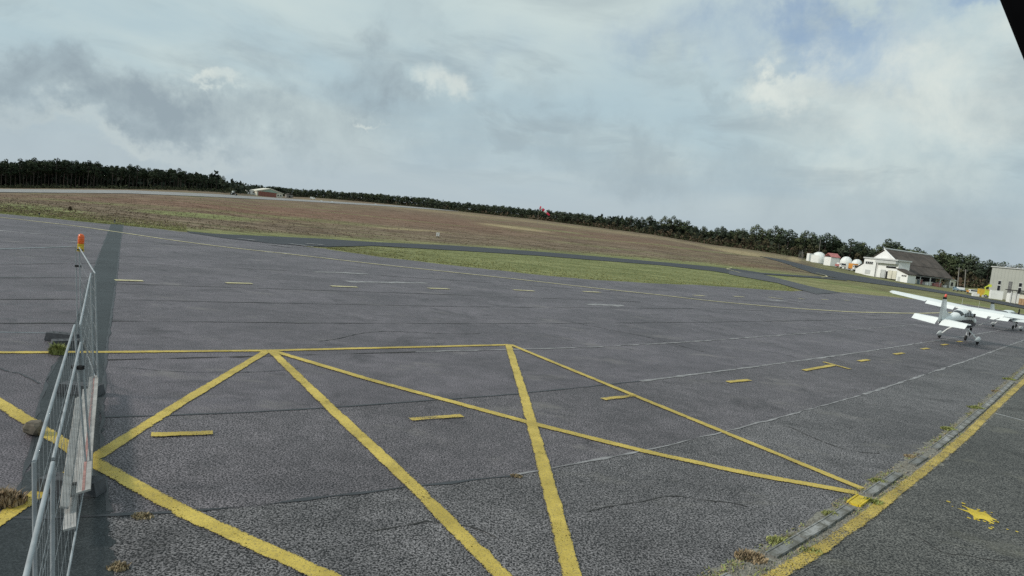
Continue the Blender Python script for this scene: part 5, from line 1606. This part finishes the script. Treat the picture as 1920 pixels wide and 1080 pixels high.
SKY = [(-260, 296), (0, 299), (60, 297), (110, 297), (200, 306), (260, 313), (330, 318), (400, 327), (414, 333), (430, 344), (440, 346), (480, 345.5), (520, 348.5), (560, 353), (640, 357.5), (700, 361.5), (760, 366), (800, 368.5), (830, 375), (870, 378), (950, 386),
       (1010, 392), (1050, 394.5), (1100, 400), (1150, 404), (1190, 404), (1230, 410), (1250, 407), (1285, 411), (1307, 417), (1322, 422), (1350, 425), (1383, 422), (1397, 429), (1410, 421), (1430, 427), (1450, 426), (1473, 431), (1482, 436), (1500, 431), (1518, 432),
       (1533, 439), (1547, 438), (1580, 448), (1610, 447), (1632, 461), (1658, 449), (1700, 456), (1715, 471), (1750, 464), (1773, 468), (1800, 473), (1822, 483), (1837, 487), (1857, 486), (1883, 493), (1910, 501), (1950, 508), (2100, 540)]
su_, sv_ = zip(*SKY)
TU = [t_[0] for t_ in TB]
def edge_r(u_):
    base = [380, 380, 380, 390, 420, 640, 700, 680, 650, 600, 560, 500, 450, 420, 395, 385, 370, 345, 330, 320, 310]
    return float(np.interp(u_, TU, base))
def plant_tree(u_, r_, kd, label, group, top_off=0.0, wide=1.0, name='pine_tree'):
    p = on_ground(u_, r_, float(np.interp(u_, TU, [t_[1] for t_ in TB])))
    top_ = at(u_, float(np.interp(u_, su_, sv_)) + top_off, r_)[2]
    h_ = max(3.0, top_ - p[2])
    tr, cr, _, _ = random.choice(VAR[kd])
    t = thing(name, label, 'tree', (p[0], p[1], p[2] - 0.2), random.uniform(0, 6.28), group)
    obj('trunk', tr, t); obj('crown', cr, t)
    w_ = h_ * wide * random.uniform(0.85, 1.15)
    t.scale = (w_, w_, h_)
    return t
# left forest edge
def where(u_, table):
    for lim, words in table:
        if u_ < lim: return words
u_ = -40
LEFT = [(20, 'tall dark pine of the left forest right at the frame edge'), (70, 'tall dark pine of the left forest just in from the frame edge'), (115, 'tall dark pine of the left forest left of the lamp'),
        (165, 'tall dark pine of the left forest straight above the amber lamp'), (210, 'tall dark pine of the left forest right of the amber lamp'), (255, 'tall dark pine of the left forest above the dark patch end'),
        (300, 'dark pine of the left forest where its top starts to fall'), (350, 'lower dark pine on the falling right half of the left forest'), (500, 'shortest dark pine near the right end of the left forest')]
while u_ < 412:
    plant_tree(u_, edge_r(u_) + random.uniform(-4, 6), 'pine', where(u_, LEFT), 'dark pines of the left forest edge', random.choice([random.uniform(-4, 1), random.uniform(1, 7)]) + 2.0 * math.sin(u_ * 0.07), 0.95)
    u_ += random.uniform(5.5, 9)
plant_tree(417, 425, 'roundp', 'lone spreading pine standing free at the right end of the left forest', 'dark pines of the left forest edge', -7, 0.95)
# far central tree line
MID = [(470, 'distant pine between the left forest and the far hangar'), (535, 'distant pine behind the green gabled hangar'), (600, 'distant pine behind the white van'), (680, 'distant pine behind the white runway markers'),
       (760, 'distant pine where the runway fades out'), (830, 'distant pine in line with the marker boards'), (910, 'distant pine a little right of the marker boards'), (990, 'distant pine just left of the windsock'),
       (1060, 'distant pine just right of the windsock'), (1200, 'distant pine at the right end of the far tree line')]
u_ = 434
while u_ < 1105:
    kd = random.choice(['bushy', 'bushy', 'round', 'roundp'])
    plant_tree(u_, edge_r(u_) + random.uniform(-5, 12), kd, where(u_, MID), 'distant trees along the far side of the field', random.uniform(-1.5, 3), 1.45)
    u_ += random.uniform(5.5, 9.5)
# right wood
RIGHT = [(1180, 'dark pine at the left start of the right wood'), (1250, 'dark pine of the right wood a little left of its tallest group'), (1320, 'tall dark pine of the first high group in the right wood'),
         (1400, 'dark pine of the right wood above the pale straw strip'), (1460, 'dark pine of the right wood above the taxiway end'), (1510, 'dark pine of the right wood above the chain fence'),
         (1570, 'dark pine of the right wood behind the largest dome'), (1625, 'dark pine behind the two smaller domes'), (1690, 'dark pine behind the hangar gable'), (1760, 'dark pine behind the brown hangar roof'),
         (1830, 'dark pine behind the timber poles'), (2000, 'dark pine behind the grey building')]
BROAD = [(1200, 'low brownish broadleaf tree at the left start of the right wood'), (1300, 'low brownish broadleaf tree under the first high pines'), (1400, 'low brownish broadleaf tree above the pale straw strip'),
         (1500, 'low brownish broadleaf tree left of the dome compound'), (1600, 'low brownish broadleaf tree behind the domes'), (1850, 'low brownish broadleaf tree behind the timber poles'), (2000, 'low brownish broadleaf tree behind the grey building')]
u_ = 1104
while u_ < 1960:
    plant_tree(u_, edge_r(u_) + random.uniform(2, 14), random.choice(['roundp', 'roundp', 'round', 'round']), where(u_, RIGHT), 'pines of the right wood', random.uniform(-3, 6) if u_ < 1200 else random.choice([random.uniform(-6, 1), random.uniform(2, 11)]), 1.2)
    u_ += random.uniform(9, 16)
u_ = 1104
while u_ < 1930:
    tv = float(np.interp(u_, su_, sv_)); bv = float(np.interp(u_, TU, [t_[1] for t_ in TB]))
    if not (1610 < u_ < 1770):
        plant_tree(u_, edge_r(u_) + random.uniform(-4, 2), 'broad', where(u_, BROAD), 'low broadleaf trees in front of the right wood', (bv - tv) * random.uniform(0.35, 0.62), 1.2, 'broadleaf_tree')
    u_ += random.uniform(11, 19)

# the depth of the woods behind the front trees, and scrub at their feet
def wood_mass():
    mb_v, mb_f = [], []
    off = 0
    protos = []
    for kd in ('pine', 'roundp'):
        for tr, cr, a_, b_ in VAR[kd][:4]:
            V = np.array(b_.v); Fc = np.array(b_.f)
            pick = RNG.permutation(len(Fc))[:170]
            Fp = Fc[pick]
            V2 = V[Fp.ravel()].reshape(-1, 4, 3)
            cc = V2.mean(1, keepdims=True)
            V2 = cc + (V2 - cc) * 1.8
            T2_ = np.array([[(-.012, 0, 0), (.012, 0, 0), (.008, 0, .8), (-.008, 0, .8)], [(0, -.012, 0), (0, .012, 0), (0, .008, .8), (0, -.008, .8)]])
            protos.append(np.concatenate([V2, T2_]))
    out = []
    def put(u_, r_, toff, wide):
        v_ = float(np.interp(u_, TU, [t_[1] for t_ in TB]))
        p = on_ground(u_, r_, v_)
        rr = edge_r(u_)
        top_ = at(u_, float(np.interp(u_, su_, sv_)) + toff, r_)[2]
        h_ = max(3.0, top_ - p[2])
        Q = protos[RNG.integers(len(protos))].copy()
        a_ = RNG.uniform(0, 6.28)
        R2 = np.array([[math.cos(a_), -math.sin(a_), 0], [math.sin(a_), math.cos(a_), 0], [0, 0, 1]])
        Q = (Q @ R2.T) * np.array([h_ * wide, h_ * wide, h_]) + p
        out.append(Q)
    for row in range(4):
        u_ = -300 + row * 3
        while u_ < 408:
            put(u_, edge_r(u_) + 12 + row * 9, RNG.uniform(1, 9), 1.0); u_ += RNG.uniform(7, 12)
        u_ = 425
        while u_ < 1110:
            put(u_, edge_r(u_) + 14 + row * 12, RNG.uniform(0.5, 4), 1.5); u_ += RNG.uniform(7, 12)
        u_ = 1105
        while u_ < 2120:
            put(u_, edge_r(u_) + 16 + row * 9, RNG.uniform(6, 18), 1.0); u_ += RNG.uniform(9, 16)
    V = np.concatenate(out).reshape(-1, 3)
    me = bpy.data.meshes.new('deep_wood')
    n_ = len(V)
    me.vertices.add(n_); me.vertices.foreach_set('co', V.ravel())
    me.loops.add(n_); me.loops.foreach_set('vertex_index', np.arange(n_))
    me.polygons.add(n_ // 4); me.polygons.foreach_set('loop_start', np.arange(0, n_, 4))
    me.update(calc_edges=True); me.validate()
    me.materials.append(M['pine'])
    return tag(obj('deep_wood', me), 'dark mass of pine wood behind the front trees', 'wood', kind='stuff')
wood_mass()
def leaf_band(name, label, mat, spots, cat):
    out = []
    for (x, y, z, w_, h_, n_) in spots:
        c = RNG.normal(0, 1, (n_, 3)); c /= np.linalg.norm(c, axis=1)[:, None]
        c *= RNG.uniform(0.5, 1.0, (n_, 1))
        c = c * np.array([w_, w_, h_]); c[:, 2] = np.abs(c[:, 2])
        s_ = RNG.uniform(0.08, 0.2, (n_, 1)) * h_
        e1 = RNG.normal(0, 1, (n_, 3)); e1 /= np.linalg.norm(e1, axis=1)[:, None]
        e2 = RNG.normal(0, 1, (n_, 3)); e2 -= e1 * (e1 * e2).sum(1, keepdims=True); e2 /= np.linalg.norm(e2, axis=1)[:, None]
        c = c + np.array([x, y, z])
        out.append(np.stack([c - e1 * s_, c + e2 * s_, c + e1 * s_, c - e2 * s_], 1))
    V = np.concatenate(out).reshape(-1, 3)
    me = bpy.data.meshes.new(name)
    n_ = len(V)
    me.vertices.add(n_); me.vertices.foreach_set('co', V.ravel())
    me.loops.add(n_); me.loops.foreach_set('vertex_index', np.arange(n_))
    me.polygons.add(n_ // 4); me.polygons.foreach_set('loop_start', np.arange(0, n_, 4))
    me.update(calc_edges=True); me.validate()
    me.materials.append(M[mat])
    return tag(obj(name, me), label, cat, kind='stuff')
def spots_along(u0_, u1_, du, dr0, dr1, h0, h1, n_=26):
    res = []; u_ = u0_
    while u_ < u1_:
        p = on_ground(u_, edge_r(u_) + random.uniform(dr0, dr1), float(np.interp(u_, TU, [t_[1] for t_ in TB])))
        h_ = random.uniform(h0, h1)
        res.append((p[0], p[1], p[2] - 0.1, h_ * random.uniform(0.8, 1.6), h_, n_)); u_ += random.uniform(0.4, 1.6) * du
    return res
leaf_band('shaded_thicket', 'dark thicket filling the woods between the trunks', 'thicket',
          [(x, y, z, 5.0, h_ * 1.0, 60) for (x, y, z, w_, h_, n_) in spots_along(-260, 412, 5.5, 18, 40, 8.5, 11.5)]
          + [(x, y, z, 7.0, h_, 60) for (x, y, z, w_, h_, n_) in spots_along(430, 1110, 7, 10, 30, 6.5, 9.5)]
          + [(x, y, z, 6.0, h_, 70) for (x, y, z, w_, h_, n_) in spots_along(1104, 2050, 9, 14, 34, 8, 12)], 'thicket')
leaf_band('forest_scrub', 'low green scrub at the foot of the left forest', 'brush', spots_along(-200, 425, 4, -14, 0, 1.2, 2.6), 'scrub')
leaf_band('hedge_scrub', 'scrub and hedge at the foot of the far and right woods', 'brush', spots_along(425, 1120, 4, -8, 4, 1.5, 4.0) + spots_along(1100, 2000, 5, -6, 5, 1.5, 4.5, 40), 'scrub')
leaf_band('russet_scrub', 'russet brown undergrowth along the right wood', 'rust_brush', spots_along(1000, 1900, 9, -3, 6, 2.0, 5.5, 40) + spots_along(640, 1000, 16, -3, 6, 2.0, 5.0, 30), 'scrub')

# heather and turf standing up from the field
def tussocks():
    out_h, out_g = [], []
    for i in range(16000):
        u_ = random.uniform(-60, 1500)
        f = random.random()
        lo = float(np.interp(u_, [-60, 0, 210, 350, 610, 875, 1110, 1335, 1500], [392, 398, 418, 430, 444, 460, 478, 497, 512])) - 1.5
        hi = float(np.interp(u_, [-60, 0, 240, 400, 540, 735, 860, 1010, 1110, 1220, 1330, 1400, 1500], [363, 363.5, 365, 372, 378.5, 390, 399, 415, 428, 442, 461, 469, 486])) + 1
        v_ = hi + (lo - hi) * f
        d = ray(u_, v_)
        out_h.append((u_, v_))
    return out_h
def scatter(name, label, mat, uv, hmin, hmax, blades=5, cat='grass'):
    P = np.array([G(*q) for q in uv])
    out = []
    for b_ in range(blades):
        n_ = len(P)
        h_ = RNG.uniform(hmin, hmax, n_) * RNG.uniform(0.6, 1.0, n_)
        a_ = RNG.uniform(0, 6.28, n_)
        w_ = h_ * RNG.uniform(0.25, 0.6, n_)
        off = RNG.normal(0, 1, (n_, 2)) * (hmax * 0.8)
        x = P[:, 0] + off[:, 0]; y = P[:, 1] + off[:, 1]; z = P[:, 2] - 0.06
        dx, dy = np.cos(a_) * w_, np.sin(a_) * w_
        lx, ly = RNG.normal(0, 0.35, n_) * h_, RNG.normal(0, 0.35, n_) * h_
        out.append(np.stack([np.stack([x - dx, y - dy, z], -1), np.stack([x + dx, y + dy, z], -1),
                             np.stack([x + dx * 0.7 + lx, y + dy * 0.7 + ly, z + h_], -1), np.stack([x - dx * 0.5 + lx, y - dy * 0.5 + ly, z + h_ * 0.85], -1)], 1))
    V = np.concatenate(out).reshape(-1, 3)
    me = bpy.data.meshes.new(name); n_ = len(V)
    me.vertices.add(n_); me.vertices.foreach_set('co', V.ravel())
    me.loops.add(n_); me.loops.foreach_set('vertex_index', np.arange(n_))
    me.polygons.add(n_ // 4); me.polygons.foreach_set('loop_start', np.arange(0, n_, 4))
    me.update(calc_edges=True); me.validate()
    me.materials.append(M[mat])
    return tag(obj(name, me), label, cat, kind='stuff')
uv = tussocks()
scatter('heather', 'low heather tussocks scattered over the brown field', 'heath', uv[:9000], 0.05, 0.20, 5, 'heather')
def edge_uv(n_):
    res = []
    for i in range(n_):
        s_ = random.random()
        if random.random() < 0.55:
            u_ = random.uniform(615, 1490)
            lo = float(np.interp(u_, [612, 700, 875, 1010, 1110, 1210, 1335, 1480], [465, 479, 499.5, 514.5, 523.5, 529.5, 535, 545])) - 0.4
            hi = float(np.interp(u_, [612, 700, 860, 1010, 1110, 1235, 1335, 1380, 1458, 1500], [463.5, 462, 471, 480.5, 488.5, 498, 509, 518, 531.5, 544])) + 0.6
            res.append((u_, lo + (hi - lo) * s_ ** 1.5))
        else:
            u_ = random.uniform(-60, 350)
            lo = float(np.interp(u_, [-60, 0, 100, 210, 350], [395, 399.5, 409, 420, 433]))
            res.append((u_, lo - 14 * s_ ** 1.5))
    return res
scatter('turf', 'short olive turf on the grass island and apron verge', 'turf_blade', edge_uv(9000), 0.05, 0.13, 4, 'grass')
